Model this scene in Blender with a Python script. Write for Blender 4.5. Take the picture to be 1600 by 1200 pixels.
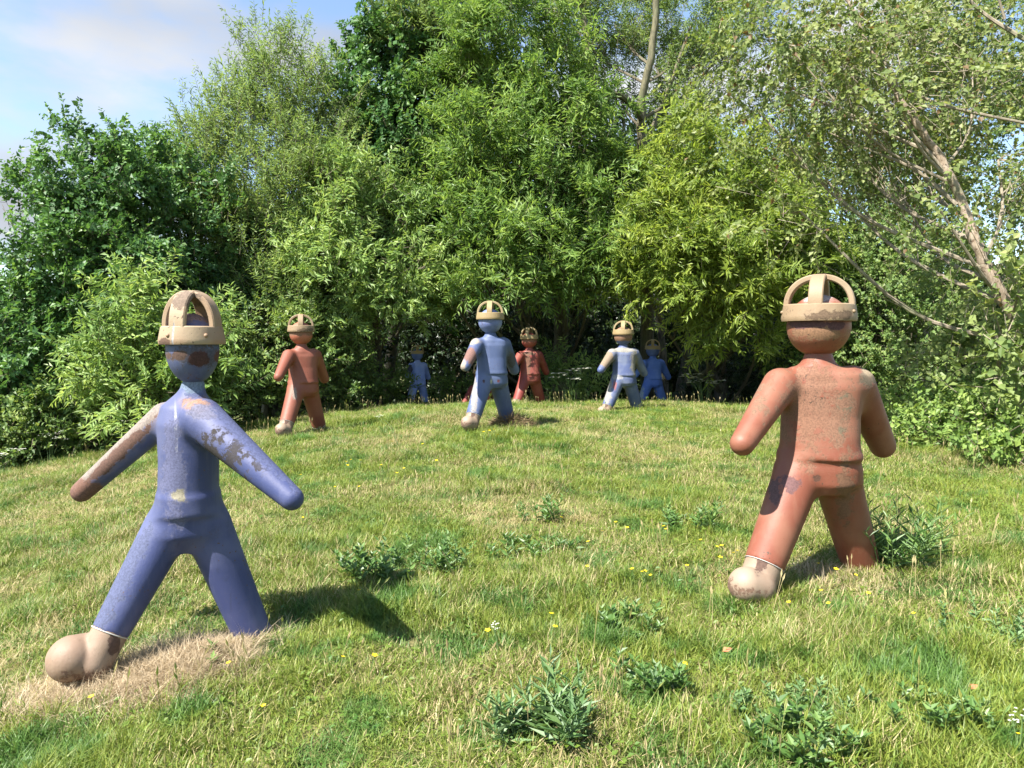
import bpy, math, random
import numpy as np
from mathutils import Vector, Matrix

for o in list(bpy.data.objects):
    bpy.data.objects.remove(o)
sc = bpy.context.scene
COL = sc.collection
R = math.radians

# ------------------------------------------------------------------ camera
F = 1142.0                      # focal length in pixels of the 1600 px wide photograph
CAMZ = 1.65
PITCH = R(3.4)
cam_d = bpy.data.cameras.new('camera')
cam_d.sensor_width = 36.0
cam_d.lens = 36.0 * F / 1600.0
cam_d.clip_start = 0.05
cam_d.clip_end = 3000.0
cam = bpy.data.objects.new('camera', cam_d)
COL.objects.link(cam)
cam.location = (0, 0, CAMZ)
cam.rotation_euler = (R(90) - PITCH, 0, 0)
sc.camera = cam

# ------------------------------------------------------------------ light
SUN_EL = R(54)
to_sun = Vector((-0.78 * math.cos(SUN_EL), -0.63 * math.cos(SUN_EL), math.sin(SUN_EL))).normalized()
sun_d = bpy.data.lights.new('sun', 'SUN')
sun_d.energy = 5.0
sun_d.angle = R(0.53)
sun_d.color = (1.0, 0.955, 0.88)
sun = bpy.data.objects.new('sun', sun_d)
COL.objects.link(sun)
sun.rotation_euler = (-to_sun).to_track_quat('-Z', 'Y').to_euler()

world = bpy.data.worlds.new('World')
sc.world = world
world.use_nodes = True
wt = world.node_tree
wt.nodes.clear()


def wn(t, **kw):
    n = wt.nodes.new(t)
    for k, v in kw.items():
        setattr(n, k, v)
    return n


w_out = wn('ShaderNodeOutputWorld')
w_bg = wn('ShaderNodeBackground')
w_bg.inputs['Strength'].default_value = 0.088
w_sky = wn('ShaderNodeTexSky', sky_type='NISHITA', sun_disc=False)
w_sky.sun_elevation = SUN_EL
w_sky.sun_rotation = math.atan2(to_sun.x, to_sun.y)
w_sky.air_density = 1.0
w_sky.dust_density = 0.25
w_sky.ozone_density = 1.2
w_tc = wn('ShaderNodeTexCoord')
w_map = wn('ShaderNodeMapping')
w_map.inputs['Scale'].default_value = (1.0, 1.0, 2.3)
w_map.inputs['Location'].default_value = (-2.12, 7.05, 0.29)
w_n1 = wn('ShaderNodeTexNoise')
w_n1.inputs['Scale'].default_value = 2.1
w_n1.inputs['Detail'].default_value = 7.0
w_n1.inputs['Roughness'].default_value = 0.52
w_r1 = wn('ShaderNodeValToRGB')
w_r1.color_ramp.interpolation = 'EASE'
w_r1.color_ramp.elements[0].position = 0.50
w_r1.color_ramp.elements[0].color = (0.04, 0.04, 0.04, 1)
w_r1.color_ramp.elements[1].position = 0.66
w_r1.color_ramp.elements[1].color = (1, 1, 1, 1)
w_n2 = wn('ShaderNodeTexNoise')
w_n2.inputs['Scale'].default_value = 1.6
w_n2.inputs['Detail'].default_value = 3.0
w_r2 = wn('ShaderNodeValToRGB')           # cloud colour: sunlit white to thick grey base
w_r2.color_ramp.elements[0].position = 0.40
w_r2.color_ramp.elements[0].color = (3.5, 3.6, 3.8, 1)
w_r2.color_ramp.elements[1].position = 0.64
w_r2.color_ramp.elements[1].color = (2.0, 2.1, 2.35, 1)
w_mix = wn('ShaderNodeMix', data_type='RGBA')
L = wt.links.new
L(w_tc.outputs['Generated'], w_map.inputs['Vector'])
L(w_map.outputs[0], w_n1.inputs['Vector'])
L(w_map.outputs[0], w_n2.inputs['Vector'])
L(w_n1.outputs['Fac'], w_r1.inputs['Fac'])
L(w_n2.outputs['Fac'], w_r2.inputs['Fac'])
L(w_r1.outputs['Color'], w_mix.inputs['Factor'])
L(w_sky.outputs['Color'], w_mix.inputs[6])
L(w_r2.outputs['Color'], w_mix.inputs[7])
L(w_mix.outputs[2], w_bg.inputs['Color'])
L(w_bg.outputs[0], w_out.inputs['Surface'])

sc.view_settings.view_transform = 'Standard'
sc.view_settings.look = 'None'
sc.view_settings.gamma = 1.0
sc.view_settings.use_curve_mapping = False
sc.view_settings.exposure = 1.68
sc.render.engine = 'CYCLES'
sc.cycles.max_bounces = 7
sc.cycles.diffuse_bounces = 3
sc.cycles.glossy_bounces = 2
sc.cycles.transmission_bounces = 3
sc.cycles.transparent_max_bounces = 4
sc.cycles.caustics_reflective = False
sc.cycles.caustics_refractive = False

# ------------------------------------------------------------------ helpers
CP, SP = math.cos(PITCH), math.sin(PITCH)


def W(px, py, d):
    """the point at distance d (metres along y) that the camera sees at photo pixel (px, py)"""
    u, v = (px - 800.0) / F, (600.0 - py) / F
    dy = CP + v * SP
    dz = -SP + v * CP
    k = d / dy
    return Vector((u * k, d, CAMZ + dz * k))


def link(name, data, parent=None):
    o = bpy.data.objects.new(name, data)
    COL.objects.link(o)
    if parent is not None:
        o.parent = parent
    return o


def tag(o, label=None, cat=None, group=None, kind=None):
    if label: o['label'] = label
    if cat: o['category'] = cat
    if group: o['group'] = group
    if kind: o['kind'] = kind
    return o


def empty(name, loc, label, cat, group=None, rz=0.0):
    o = bpy.data.objects.new(name, None)
    o.empty_display_size = 0.2
    o.location = loc
    o.rotation_euler = (0, 0, rz)
    COL.objects.link(o)
    return tag(o, label, cat, group)


def np_mesh(name, verts, faces, nper, mats=(), smooth=False, fattr=None, vattr=None, matidx=None):
    """verts (N,3); faces (M,nper) with a fixed number of corners"""
    me = bpy.data.meshes.new(name)
    verts = np.ascontiguousarray(verts, dtype=np.float32).reshape(-1, 3)
    faces = np.ascontiguousarray(faces, dtype=np.int32).reshape(-1, nper)
    me.vertices.add(len(verts))
    me.vertices.foreach_set('co', verts.ravel())
    me.loops.add(faces.size)
    me.loops.foreach_set('vertex_index', faces.ravel())
    me.polygons.add(len(faces))
    me.polygons.foreach_set('loop_start', np.arange(0, faces.size, nper, dtype=np.int32))
    if matidx is not None:
        me.polygons.foreach_set('material_index', np.asarray(matidx, dtype=np.int32))
    me.update(calc_edges=True)
    if smooth:
        me.polygons.foreach_set('use_smooth', np.ones(len(faces), dtype=bool))
    else:
        me.polygons.foreach_set('use_smooth', np.zeros(len(faces), dtype=bool))
    for k, v in (fattr or {}).items():
        a = me.attributes.new(k, 'FLOAT', 'FACE')
        a.data.foreach_set('value', np.asarray(v, dtype=np.float32))
    for k, v in (vattr or {}).items():
        a = me.attributes.new(k, 'FLOAT', 'POINT')
        a.data.foreach_set('value', np.asarray(v, dtype=np.float32))
    for m in mats:
        me.materials.append(m)
    return me


def nrm(v):
    return v / np.maximum(np.linalg.norm(v, axis=-1, keepdims=True), 1e-9)


def catmull(P, n):
    """smooth polyline through rows of P (any columns), n samples per span"""
    P = np.asarray(P, float)
    Q = np.vstack([2 * P[0] - P[1], P, 2 * P[-1] - P[-2]])
    out = []
    for i in range(1, len(Q) - 2):
        t = np.linspace(0, 1, n, endpoint=False)[:, None]
        a, b, c, d = Q[i - 1], Q[i], Q[i + 1], Q[i + 2]
        out.append(0.5 * (2 * b + (c - a) * t + (2 * a - 5 * b + 4 * c - d) * t ** 2 + (3 * b - a - 3 * c + d) * t ** 3))
    out.append(Q[-2][None])
    return np.vstack(out)


class Geo:
    """gathers triangles and quads (as triangles) of one mesh"""
    def __init__(s):
        s.v, s.f, s.n = [], [], 0

    def add(s, v, f):
        v = np.asarray(v, float).reshape(-1, 3)
        s.v.append(v)
        s.f.append(np.asarray(f, int).reshape(-1, 3) + s.n)
        s.n += len(v)

    def tube(s, pts, rad, seg=8, rough=0.0, rng=None, cap=True):
        pts = np.asarray(pts, float)
        rad = np.broadcast_to(np.asarray(rad, float), (len(pts),))
        t = nrm(np.gradient(pts, axis=0))
        ref = np.array([0.31, 0.92, 0.24])
        a = nrm(np.cross(t, ref))
        b = np.cross(t, a)
        th = np.linspace(0, 2 * math.pi, seg, endpoint=False)
        rr = rad[:, None] * np.ones(seg)
        if rough and rng is not None:
            rr = rr * (1 + rough * rng.standard_normal(rr.shape))
        V = pts[:, None] + rr[..., None] * (np.cos(th)[None, :, None] * a[:, None] + np.sin(th)[None, :, None] * b[:, None])
        i = np.arange(len(pts) - 1)[:, None] * seg
        j = np.arange(seg)[None]
        j2 = (j + 1) % seg
        q = np.stack([i + j, i + j2, i + seg + j2, i + seg + j], -1).reshape(-1, 4)
        f = np.vstack([q[:, [0, 1, 2]], q[:, [0, 2, 3]]])
        if cap:
            e = (len(pts) - 1) * seg
            f = np.vstack([f, [[e, e + k, e + k + 1] for k in range(1, seg - 1)], [[0, k + 1, k] for k in range(1, seg - 1)]])
        s.add(V, f)

    def mesh(s, name, mats=(), smooth=True, **kw):
        return np_mesh(name, np.vstack(s.v), np.vstack(s.f), 3, mats, smooth, **kw)


def value_noise(x, y, seed, scale):
    """smooth 2-D lattice noise in -1..1 (numpy)"""
    r = np.random.default_rng(seed)
    T = r.uniform(-1, 1, (64, 64))
    x = np.asarray(x, float) / scale
    y = np.asarray(y, float) / scale
    xi, yi = np.floor(x).astype(int), np.floor(y).astype(int)
    fx, fy = x - xi, y - yi
    fx = fx * fx * (3 - 2 * fx)
    fy = fy * fy * (3 - 2 * fy)
    g = lambda a, b: T[a % 64, b % 64]
    return (g(xi, yi) * (1 - fx) + g(xi + 1, yi) * fx) * (1 - fy) + (g(xi, yi + 1) * (1 - fx) + g(xi + 1, yi + 1) * fx) * fy


_py = np.array([-400, -30, -5, 0, 4, 8, 12, 14.5, 16.5, 18.5, 22, 25, 32, 60, 1500], float)
_pz = np.array([-2.0, -1.0, -.16, -.02, .08, .20, .29, .27, .19, .07, -.26, -.50, -.85, -1.0, -1.0])
_yy = np.concatenate([np.arange(-40, 70, 0.25)])
_zz = np.interp(_yy, _py, _pz)
_k = np.hanning(13); _k /= _k.sum()
_zz = np.convolve(np.pad(_zz, 6, mode='edge'), _k, 'valid')


def ground_z(x, y, bumps=True):
    x = np.asarray(x, float)
    y = np.asarray(y, float)
    z = np.interp(y, _yy, _zz)
    xl = np.minimum(x, 0)
    xr = np.maximum(x, 0)
    z = z - 2.2 * (1 - np.exp(-xl ** 2 * .0155 / 2.2)) - 0.8 * (1 - np.exp(-xr ** 2 * .002 / .8))
    z = z + 0.04 * np.clip(x, -8, 8) * np.exp(-(y / 7) ** 2)
    if bumps:
        near = np.exp(-(np.hypot(x, y - 8) / 60) ** 2)
        z = z + near * (0.035 * value_noise(x, y, 3, 1.3) + 0.025 * value_noise(x, y, 4, 0.55) + .012 * value_noise(x, y, 5, .26))
    # heaped dry straw at the front boot of the near blue figure
    z = z + 0.035 * np.exp(-(((x + 1.62) / .34) ** 2 + ((y - 3.75) / .25) ** 2)) + 0.03 * np.exp(-(((x + 2.0) / .5) ** 2 + ((y - 3.4) / .3) ** 2))
    return z


def gz(x, y):
    return float(ground_z(x, y))


def on_ground(px, py):
    """the point of the ground seen at a photo pixel"""
    lo = None
    d = 1.6
    while d < 40:
        p = W(px, py, d)
        if p.z <= gz(p.x, p.y):
            return p
        d += 0.02
    return W(px, py, 20)


# ------------------------------------------------------------------ materials
class NT:
    def __init__(s, name):
        s.m = bpy.data.materials.new(name)
        s.m.use_nodes = True
        s.t = s.m.node_tree
        s.t.nodes.clear()
        s.out = s.n('ShaderNodeOutputMaterial')

    def n(s, typ, ins=None, **kw):
        nd = s.t.nodes.new(typ)
        for k, v in kw.items():
            setattr(nd, k, v)
        for k, v in (ins or {}).items():
            if hasattr(v, 'is_linked') or hasattr(v, 'links'):
                s.t.links.new(v, nd.inputs[k])
            else:
                nd.inputs[k].default_value = v
        return nd

    def math(s, op, a, b=0.0, c=0.0, clamp=False):
        nd = s.n('ShaderNodeMath', {0: a, 1: b, 2: c}, operation=op)
        nd.use_clamp = clamp
        return nd.outputs[0]

    def mixc(s, f, a, b):
        nd = s.n('ShaderNodeMix', data_type='RGBA')
        for k, v in ((0, f), (6, a), (7, b)):
            if hasattr(v, 'links'):
                s.t.links.new(v, nd.inputs[k])
            else:
                nd.inputs[k].default_value = (v if k == 0 else (*v, 1) if len(v) == 3 else v)
        return nd.outputs[2]

    def noise(s, vec, scale, detail=3.0, rough=0.55, dist=0.0):
        return s.n('ShaderNodeTexNoise', {'Vector': vec, 'Scale': scale, 'Detail': detail, 'Roughness': rough, 'Distortion': dist}).outputs['Fac']

    def ramp(s, f, lo, hi):
        """smooth 0..1 of f between lo and hi"""
        return s.n('ShaderNodeMapRange', {'Value': f, 'From Min': lo, 'From Max': hi}, interpolation_type='SMOOTHSTEP').outputs[0]

    def obj(s):
        return s.n('ShaderNodeTexCoord').outputs['Object']

    def pos(s):
        return s.n('ShaderNodeNewGeometry').outputs['Position']

    def attr(s, name):
        return s.n('ShaderNodeAttribute', attribute_name=name).outputs['Fac']

    def scalev(s, v, x, y, z, off=(0, 0, 0)):
        nd = s.n('ShaderNodeMapping', {'Vector': v})
        nd.inputs['Scale'].default_value = (x, y, z)
        nd.inputs['Location'].default_value = off
        return nd.outputs[0]

    def surf(s, shader):
        s.t.links.new(shader, s.out.inputs['Surface'])
        return s.m

    def bump(s, h, strength, dist):
        return s.n('ShaderNodeBump', {'Height': h, 'Strength': strength, 'Distance': dist}).outputs[0]


def leaf_material(name, c_dark, c_mid, c_light, trans=0.4, rough=0.42, spec=0.5, trans_tint=(1.22, 1.18, 0.7), dead=0.0):
    """c_dark/mid/light: the plant's own range of leaf colours, leaf by leaf (understorey: shade darkened in); the underside is paler"""
    t = NT(name)
    a = t.attr('leaf_rand')
    b = t.attr('clump_rand')
    f = t.math('ADD', t.math('MULTIPLY', a, 0.55), t.math('MULTIPLY', b, 0.45))
    c = t.mixc(t.ramp(f, .15, .55), c_dark, c_mid)
    c = t.mixc(t.ramp(f, .5, .9), c, c_light)
    if dead:
        c = t.mixc(t.math('GREATER_THAN', a, 1 - dead), c, (0.16, 0.10, 0.04))
    geo = t.n('ShaderNodeNewGeometry')
    c2 = t.mixc(t.math('MULTIPLY', geo.outputs['Backfacing'], 0.35), c, (0.17, 0.20, 0.12))
    p = t.n('ShaderNodeBsdfPrincipled', {'Base Color': c2, 'Roughness': rough, 'Specular IOR Level': spec})
    tint = t.n('ShaderNodeMix', data_type='RGBA', blend_type='MULTIPLY')
    tint.inputs[0].default_value = 1.0
    t.t.links.new(c, tint.inputs[6])
    tint.inputs[7].default_value = (*trans_tint, 1)
    tr = t.n('ShaderNodeBsdfTranslucent', {'Color': tint.outputs[2]})
    mx = t.n('ShaderNodeMixShader', {0: trans, 1: p.outputs[0], 2: tr.outputs[0]})
    return t.surf(mx.outputs[0])


def bark_material(name, c1, c2, scale=7.0, spots=None):
    t = NT(name)
    v = t.pos()
    n1 = t.noise(t.scalev(v, 1, 1, .25), scale * 3, 5, .65)
    n2 = t.noise(v, scale * .3, 3)
    c = t.mixc(t.ramp(n1, .35, .65), c1, c2)
    c = t.mixc(t.math('MULTIPLY', t.ramp(n2, .5, .7), .6), c, (0.10, 0.12, 0.05))
    if spots:
        n3 = t.noise(t.scalev(v, 1, 1, 2.2), scale * 1.6, 4, .6)
        c = t.mixc(t.ramp(n3, .57, .63), c, spots)
    p = t.n('ShaderNodeBsdfPrincipled', {'Base Color': c, 'Roughness': .85, 'Normal': t.bump(n1, .6, .02)})
    return t.surf(p.outputs[0])


M = {}
M['alder'] = leaf_material('alder_leaves', (0.046, 0.113, 0.035), (0.080, 0.180, 0.049), (0.160, 0.285, 0.069), .36, .48, .35)
M['young_willow'] = leaf_material('young_willow_leaves', (0.120, 0.193, 0.054), (0.196, 0.289, 0.083), (0.307, 0.393, 0.144), .45, .5, .35)
M['pale_willow'] = leaf_material('pale_willow_leaves', (0.137, 0.230, 0.062), (0.222, 0.338, 0.094), (0.351, 0.450, 0.150), .42, .48, .4)
M['willow'] = leaf_material('willow_leaves', (0.093, 0.179, 0.042), (0.175, 0.284, 0.065), (0.280, 0.389, 0.104), .48, .48, .4)
M['yellow_willow'] = leaf_material('yellow_willow_leaves', (0.135, 0.207, 0.036), (0.240, 0.325, 0.056), (0.361, 0.426, 0.092), .5, .48, .4)
M['maple'] = leaf_material('maple_leaves', (0.040, 0.105, 0.032), (0.074, 0.170, 0.048), (0.153, 0.270, 0.073), .36, .5, .3)
M['birch'] = leaf_material('birch_leaves', (0.100, 0.148, 0.039), (0.175, 0.225, 0.060), (0.292, 0.325, 0.124), .45, .5, .35, dead=.03)
M['hawthorn'] = leaf_material('hawthorn_leaves', (0.074, 0.140, 0.036), (0.135, 0.215, 0.056), (0.260, 0.334, 0.092), .4, .48, .35)
M['understorey'] = leaf_material('shade_darkened_leaves', (0.009, 0.023, 0.007), (0.016, 0.038, 0.010), (0.030, 0.059, 0.016), .25, .42)  # leaf colours darkened to deepen the shade under the canopy
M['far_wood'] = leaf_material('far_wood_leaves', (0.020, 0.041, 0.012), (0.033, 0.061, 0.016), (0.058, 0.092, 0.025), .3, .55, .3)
M['bramble'] = leaf_material('bramble_leaves', (0.099, 0.174, 0.040), (0.166, 0.258, 0.057), (0.271, 0.361, 0.088), .4, .5, .35)
M['weed'] = leaf_material('weed_leaves', (.055, .125, .028), (.095, .185, .042), (.165, .260, .070), .35, .45)
M['grey_weed'] = leaf_material('grey_weed_leaves', (.070, .145, .045), (.105, .195, .060), (.165, .250, .090), .30, .5)
M['hazel'] = leaf_material('hazel_leaves', (.115, .175, .045), (.190, .250, .070), (.300, .340, .120), .42, .5, .35)
M['bark_grey'] = bark_material('grey_bark', (.055, .048, .038), (.120, .108, .085))
M['bark_olive'] = bark_material('olive_bark', (.070, .065, .035), (.150, .135, .075))
M['bark_birch'] = bark_material('pink_birch_bark', (.24, .18, .125), (.37, .29, .22), 9, (.13, .085, .055))
M['twig'] = bark_material('twig_bark', (.085, .070, .045), (.14, .12, .075))
M['twig_pale'] = bark_material('pale_twig_bark', (.17, .14, .10), (.26, .22, .16))


def plain(name, c, rough=.6, spec=.5, trans=0):
    t = NT(name)
    n = t.noise(t.pos(), 60, 2)
    col = t.mixc(t.ramp(n, .3, .7), c, tuple(min(1, x * 1.18) for x in c))
    p = t.n('ShaderNodeBsdfPrincipled', {'Base Color': col, 'Roughness': rough, 'Specular IOR Level': spec})
    if trans:
        tr = t.n('ShaderNodeBsdfTranslucent', {'Color': (*c, 1)})
        return t.surf(t.n('ShaderNodeMixShader', {0: trans, 1: p.outputs[0], 2: tr.outputs[0]}).outputs[0])
    return t.surf(p.outputs[0])


M['yellow_petal'] = plain('yellow_petal', (.80, .60, .02), .35, trans=.2)
M['white_petal'] = plain('white_petal', (.74, .74, .66), .6, trans=.3)
M['stem_green'] = plain('stem_green', (.10, .16, .05))
M['straw'] = plain('straw_stalk', (.38, .30, .17), .7)
M['red_leaf'] = plain('fallen_leaf', (.42, .16, .08), .6)
M['white_metal'] = plain('white_ring_paint', (.40, .38, .35), .5)


def grass_material(name, dry=0.0):
    t = NT(name)
    v = t.pos()
    flat = t.scalev(v, 1, 1, .0)
    n1 = t.noise(flat, .55, 3, .6)
    n2 = t.noise(t.scalev(v, 1, 1, 0, (7, 3, 0)), 2.3, 3, .6)
    r = t.attr('leaf_rand')
    k = t.attr('height')
    green = t.mixc(t.ramp(r, .1, .9), (.125, .190, .024), (.245, .285, .046))
    lush = t.mixc(t.ramp(r, .1, .9), (.060, .140, .022), (.125, .220, .042))
    straw = t.mixc(r, (.32, .26, .10), (.48, .40, .21))
    c = t.mixc(t.ramp(n2, .49, .61), green, lush)
    # dead blades mixed among the green ones, more of them where the sward is dry
    f = t.math('ADD', t.math('MULTIPLY', r, 1.0), t.math('MULTIPLY', t.math('SUBTRACT', n1, .5), 2.2))
    f = t.math('ADD', f, t.math('MULTIPLY', t.math('SUBTRACT', n2, .5), -.8))
    s = t.ramp(f, .70 - dry, .94 - dry)
    # old growth at the foot of a tuft is straw coloured
    s = t.math('MAXIMUM', s, t.math('MULTIPLY', t.ramp(k, .40, .0), .35))
    c = t.mixc(s, c, straw)
    p = t.n('ShaderNodeBsdfPrincipled', {'Base Color': c, 'Roughness': .5, 'Specular IOR Level': .4})
    tr = t.n('ShaderNodeBsdfTranslucent', {'Color': c})
    return t.surf(t.n('ShaderNodeMixShader', {0: .33, 1: p.outputs[0], 2: tr.outputs[0]}).outputs[0])


def straw_material():
    t = NT('bleached_straw')
    c = t.mixc(t.attr('leaf_rand'), (.34, .255, .15), (.66, .55, .38))
    p = t.n('ShaderNodeBsdfPrincipled', {'Base Color': c, 'Roughness': .6, 'Specular IOR Level': .4})
    tr = t.n('ShaderNodeBsdfTranslucent', {'Color': c})
    return t.surf(t.n('ShaderNodeMixShader', {0: .35, 1: p.outputs[0], 2: tr.outputs[0]}).outputs[0])


M['bleached_straw'] = straw_material()
M['grass'] = grass_material('grass_blades')
M['dry_grass'] = grass_material('dry_grass_blades', .9)


def ground_material():
    t = NT('turf_soil')
    v = t.pos()
    n1 = t.noise(v, 9, 6, .7)
    n2 = t.noise(v, .6, 3)
    n3 = t.noise(v, 55, 3, .7)
    c = t.mixc(t.ramp(n1, .35, .65), (.075, .095, .024), (.16, .145, .06))
    c = t.mixc(t.ramp(n2, .4, .7), c, (.10, .15, .03))
    c = t.mixc(t.math('MULTIPLY', t.ramp(n3, .45, .7), .5), c, (.26, .21, .11))
    # the bare straw-littered patch
    d = t.n('ShaderNodeVectorMath', {0: t.scalev(v, 1 / .58, 1 / .34, 0, (1.90 / .58, -3.50 / .34, 0))}, operation='LENGTH').outputs['Value']
    f = t.ramp(t.math('ADD', d, t.math('MULTIPLY', t.math('SUBTRACT', n1, .5), .9)), 1.15, .75)
    c = t.mixc(f, c, t.mixc(n3, (.20, .145, .085), (.40, .31, .20)))
    p = t.n('ShaderNodeBsdfPrincipled', {'Base Color': c, 'Roughness': .95, 'Specular IOR Level': .2, 'Normal': t.bump(n3, .8, .03)})
    return t.surf(p.outputs[0])


M['ground'] = ground_material()

# ------------------------------------------------------------------ ground
xs = np.concatenate([[-1500, -600, -250, -120, -70, -45, -32, -24, -18, -14, -11], np.arange(-9, 10.01, .2), [12, 15, 19, 25, 33, 46, 70, 120, 250, 600, 1500]])
ys = np.concatenate([[-1500, -400, -100, -30, -12, -5, -2], np.arange(0, 20.01, .2), np.arange(20.6, 34, .7), [36, 40, 46, 55, 70, 100, 180, 400, 900, 2000]])
X, Y = np.meshgrid(xs, ys)
Z = ground_z(X, Y)
V = np.stack([X, Y, Z], -1).reshape(-1, 3)
nx, ny = len(xs), len(ys)
i = (np.arange(ny - 1)[:, None] * nx + np.arange(nx - 1)[None]).ravel()
gm = np_mesh('ground', V, np.stack([i, i + 1, i + nx + 1, i + nx], -1), 4, [M['ground']], True)
tag(link('ground', gm), 'grassy mound with worn dry patches falling away to the left', None, None, 'structure')


# ------------------------------------------------------------------ foliage
SPEC = {
    # leaf length/width, leaves per spray, spray length, sub-clumps per m2 of lobe, sprays per sub-clump, up bias, droop, clump radius
    'alder': dict(L=.135, W=.100, n=13, sl=.50, sub=1.6, sp=15, up=.25, droop=.10, cr=.22, fold=.15),
    'young_willow': dict(L=.165, W=.038, n=15, sl=.66, sub=1.3, sp=12, up=.85, droop=.05, cr=.22, fold=.2),
    'pale_willow': dict(L=.20, W=.054, n=15, sl=.60, sub=1.25, sp=16, up=.55, droop=.16, cr=.21, fold=.2),
    'willow': dict(L=.235, W=.054, n=14, sl=.60, sub=1.2, sp=15, up=.60, droop=.18, cr=.20, fold=.2),
    'yellow_willow': dict(L=.24, W=.052, n=14, sl=.56, sub=1.3, sp=16, up=.50, droop=.22, cr=.20, fold=.2),
    'maple': dict(L=.165, W=.15, n=10, sl=.45, sub=1.5, sp=12, up=.35, droop=.10, cr=.22, fold=.15),
    'birch': dict(L=.084, W=.064, n=13, sl=.55, sub=1.8, sp=8, up=-.05, droop=.30, cr=.28, fold=.12),
    'hazel': dict(L=.125, W=.100, n=9, sl=.45, sub=2.2, sp=9, up=.30, droop=.12, cr=.22, fold=.12),
    'hawthorn': dict(L=.100, W=.074, n=13, sl=.42, sub=1.9, sp=13, up=.30, droop=.08, cr=.21, fold=.15),
    'understorey': dict(L=.15, W=.095, n=11, sl=.50, sub=1.5, sp=8, up=.25, droop=.15, cr=.30, fold=.15),
    'far_wood': dict(L=.27, W=.18, n=10, sl=.8, sub=.8, sp=8, up=.3, droop=.1, cr=.45, fold=.15),
    'bramble': dict(L=.090, W=.066, n=12, sl=.34, sub=3.2, sp=10, up=.45, droop=.10, cr=.16, fold=.15),
}
N_LEAVES = [0]


def leaf_arrays(base, d, nrmv, Ln, Wd, fold):
    """four-corner leaves folded along the midrib: two triangles each"""
    side = nrm(np.cross(d, nrmv))
    up = np.cross(side, d)
    mid = base + d * (Ln * .42)[:, None]
    a = mid + side * (Wd * .5)[:, None] + up * (Wd * fold)[:, None]
    b = mid - side * (Wd * .5)[:, None] + up * (Wd * fold)[:, None]
    tip = base + d * Ln[:, None] - up * (Ln * .10)[:, None]
    V = np.stack([base, a, tip, b], 1)
    return V


def foliage(rng, lobes, kind, dens=1.0, shoots=.2, ground_clip=True):
    """lobes: rows of centre xyz, radii xyz (metres). Returns leaf verts (N,4,3), leaf_rand, clump_rand, twig pyramids, clump centres with their lobe"""
    S = SPEC[kind]
    O, D, LN, CR, SUBC = [], [], [], [], []
    for li, lb in enumerate(lobes):
        c, r = np.array(lb[:3]), np.array(lb[3:6])
        ld = dens * (lb[6] if len(lb) > 6 else 1.0)
        area = 4 * math.pi * ((r[0] * r[1]) ** 1.6 / 3 + (r[0] * r[2]) ** 1.6 / 3 + (r[1] * r[2]) ** 1.6 / 3) ** (1 / 1.6)
        ns = max(4, int(area * S['sub'] * ld))
        dv = nrm(rng.standard_normal((ns * 4, 3)))
        keep = (rng.random(len(dv)) > np.clip(dv[:, 1] - .1, 0, .8) * .95) & (rng.random(len(dv)) > np.clip(-dv[:, 2] - .35, 0, 1) * .8)
        dv = dv[keep][:ns]
        ns = len(dv)
        k = rng.uniform(.55, 1.12, ns)
        out = rng.random(ns) < shoots
        k[out] = rng.uniform(1.08, 1.42, out.sum())
        sc_ = c + dv * r * k[:, None]
        if ground_clip:
            sc_[:, 2] = np.maximum(sc_[:, 2], ground_z(sc_[:, 0], sc_[:, 1], False) + .12)
        SUBC.append(np.hstack([sc_, np.full((ns, 1), li)]))
        nsp = np.maximum(2, (S['sp'] * rng.uniform(.55, 1.4, ns) * np.where(out, .55, 1)).astype(int))
        idx = np.repeat(np.arange(ns), nsp)
        m = len(idx)
        o = sc_[idx] + rng.standard_normal((m, 3)) * S['cr'] * np.where(out, .55, 1)[idx][:, None]
        d = dv[idx] * .8 + rng.standard_normal((m, 3)) * .5
        d[:, 2] += S['up'] + out[idx] * .35
        O.append(o)
        D.append(nrm(d))
        LN.append(S['sl'] * rng.uniform(.6, 1.3, m))
        CR.append(rng.random(ns)[idx])
    O, D, LN, CR = np.vstack(O), np.vstack(D), np.concatenate(LN), np.concatenate(CR)
    m, n = len(O), S['n']
    t = (np.arange(n) + .6) / n
    T = np.clip(t[None] + rng.uniform(-.04, .04, (m, n)), .05, 1)
    P = O[:, None] + D[:, None] * (LN[:, None] * T)[..., None]
    P[..., 2] -= S['droop'] * LN[:, None] * T ** 2
    tang = D[:, None] * np.ones((1, n, 1))
    tang = tang.copy()
    tang[..., 2] -= 2 * S['droop'] * T
    tang = nrm(tang)
    perp = nrm(np.cross(tang, rng.standard_normal((m, 1, 3)) + np.array([0, 0, .6])))
    sgn = np.where(np.arange(n) % 2 == 0, 1.0, -1.0)[None, :, None]
    ld = tang * rng.uniform(.35, .9, (m, n, 1)) + perp * sgn * .85 + rng.standard_normal((m, n, 3)) * .28
    ld[..., 2] -= S['droop'] * 1.1
    ld = nrm(ld)
    nv = rng.standard_normal((m, n, 3)) * .45 + np.array([-.42, -.40, .62])
    Ln = S['L'] * rng.uniform(.6, 1.2, (m, n)) * (1 - .35 * T ** 4)
    Wd = Ln * (S['W'] / S['L']) * rng.uniform(.85, 1.15, (m, n))
    LV = leaf_arrays(P.reshape(-1, 3), ld.reshape(-1, 3), nv.reshape(-1, 3), Ln.ravel(), Wd.ravel(), S['fold'])
    N_LEAVES[0] += len(LV)
    lr = rng.random(len(LV))
    cr = np.repeat(CR, n)
    # twig: a thin three-sided spike along every spray
    tip = O + D * LN[:, None]
    tip[:, 2] -= S['droop'] * LN
    return LV, lr, cr, (O - D * .12, tip), np.vstack(SUBC)


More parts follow.
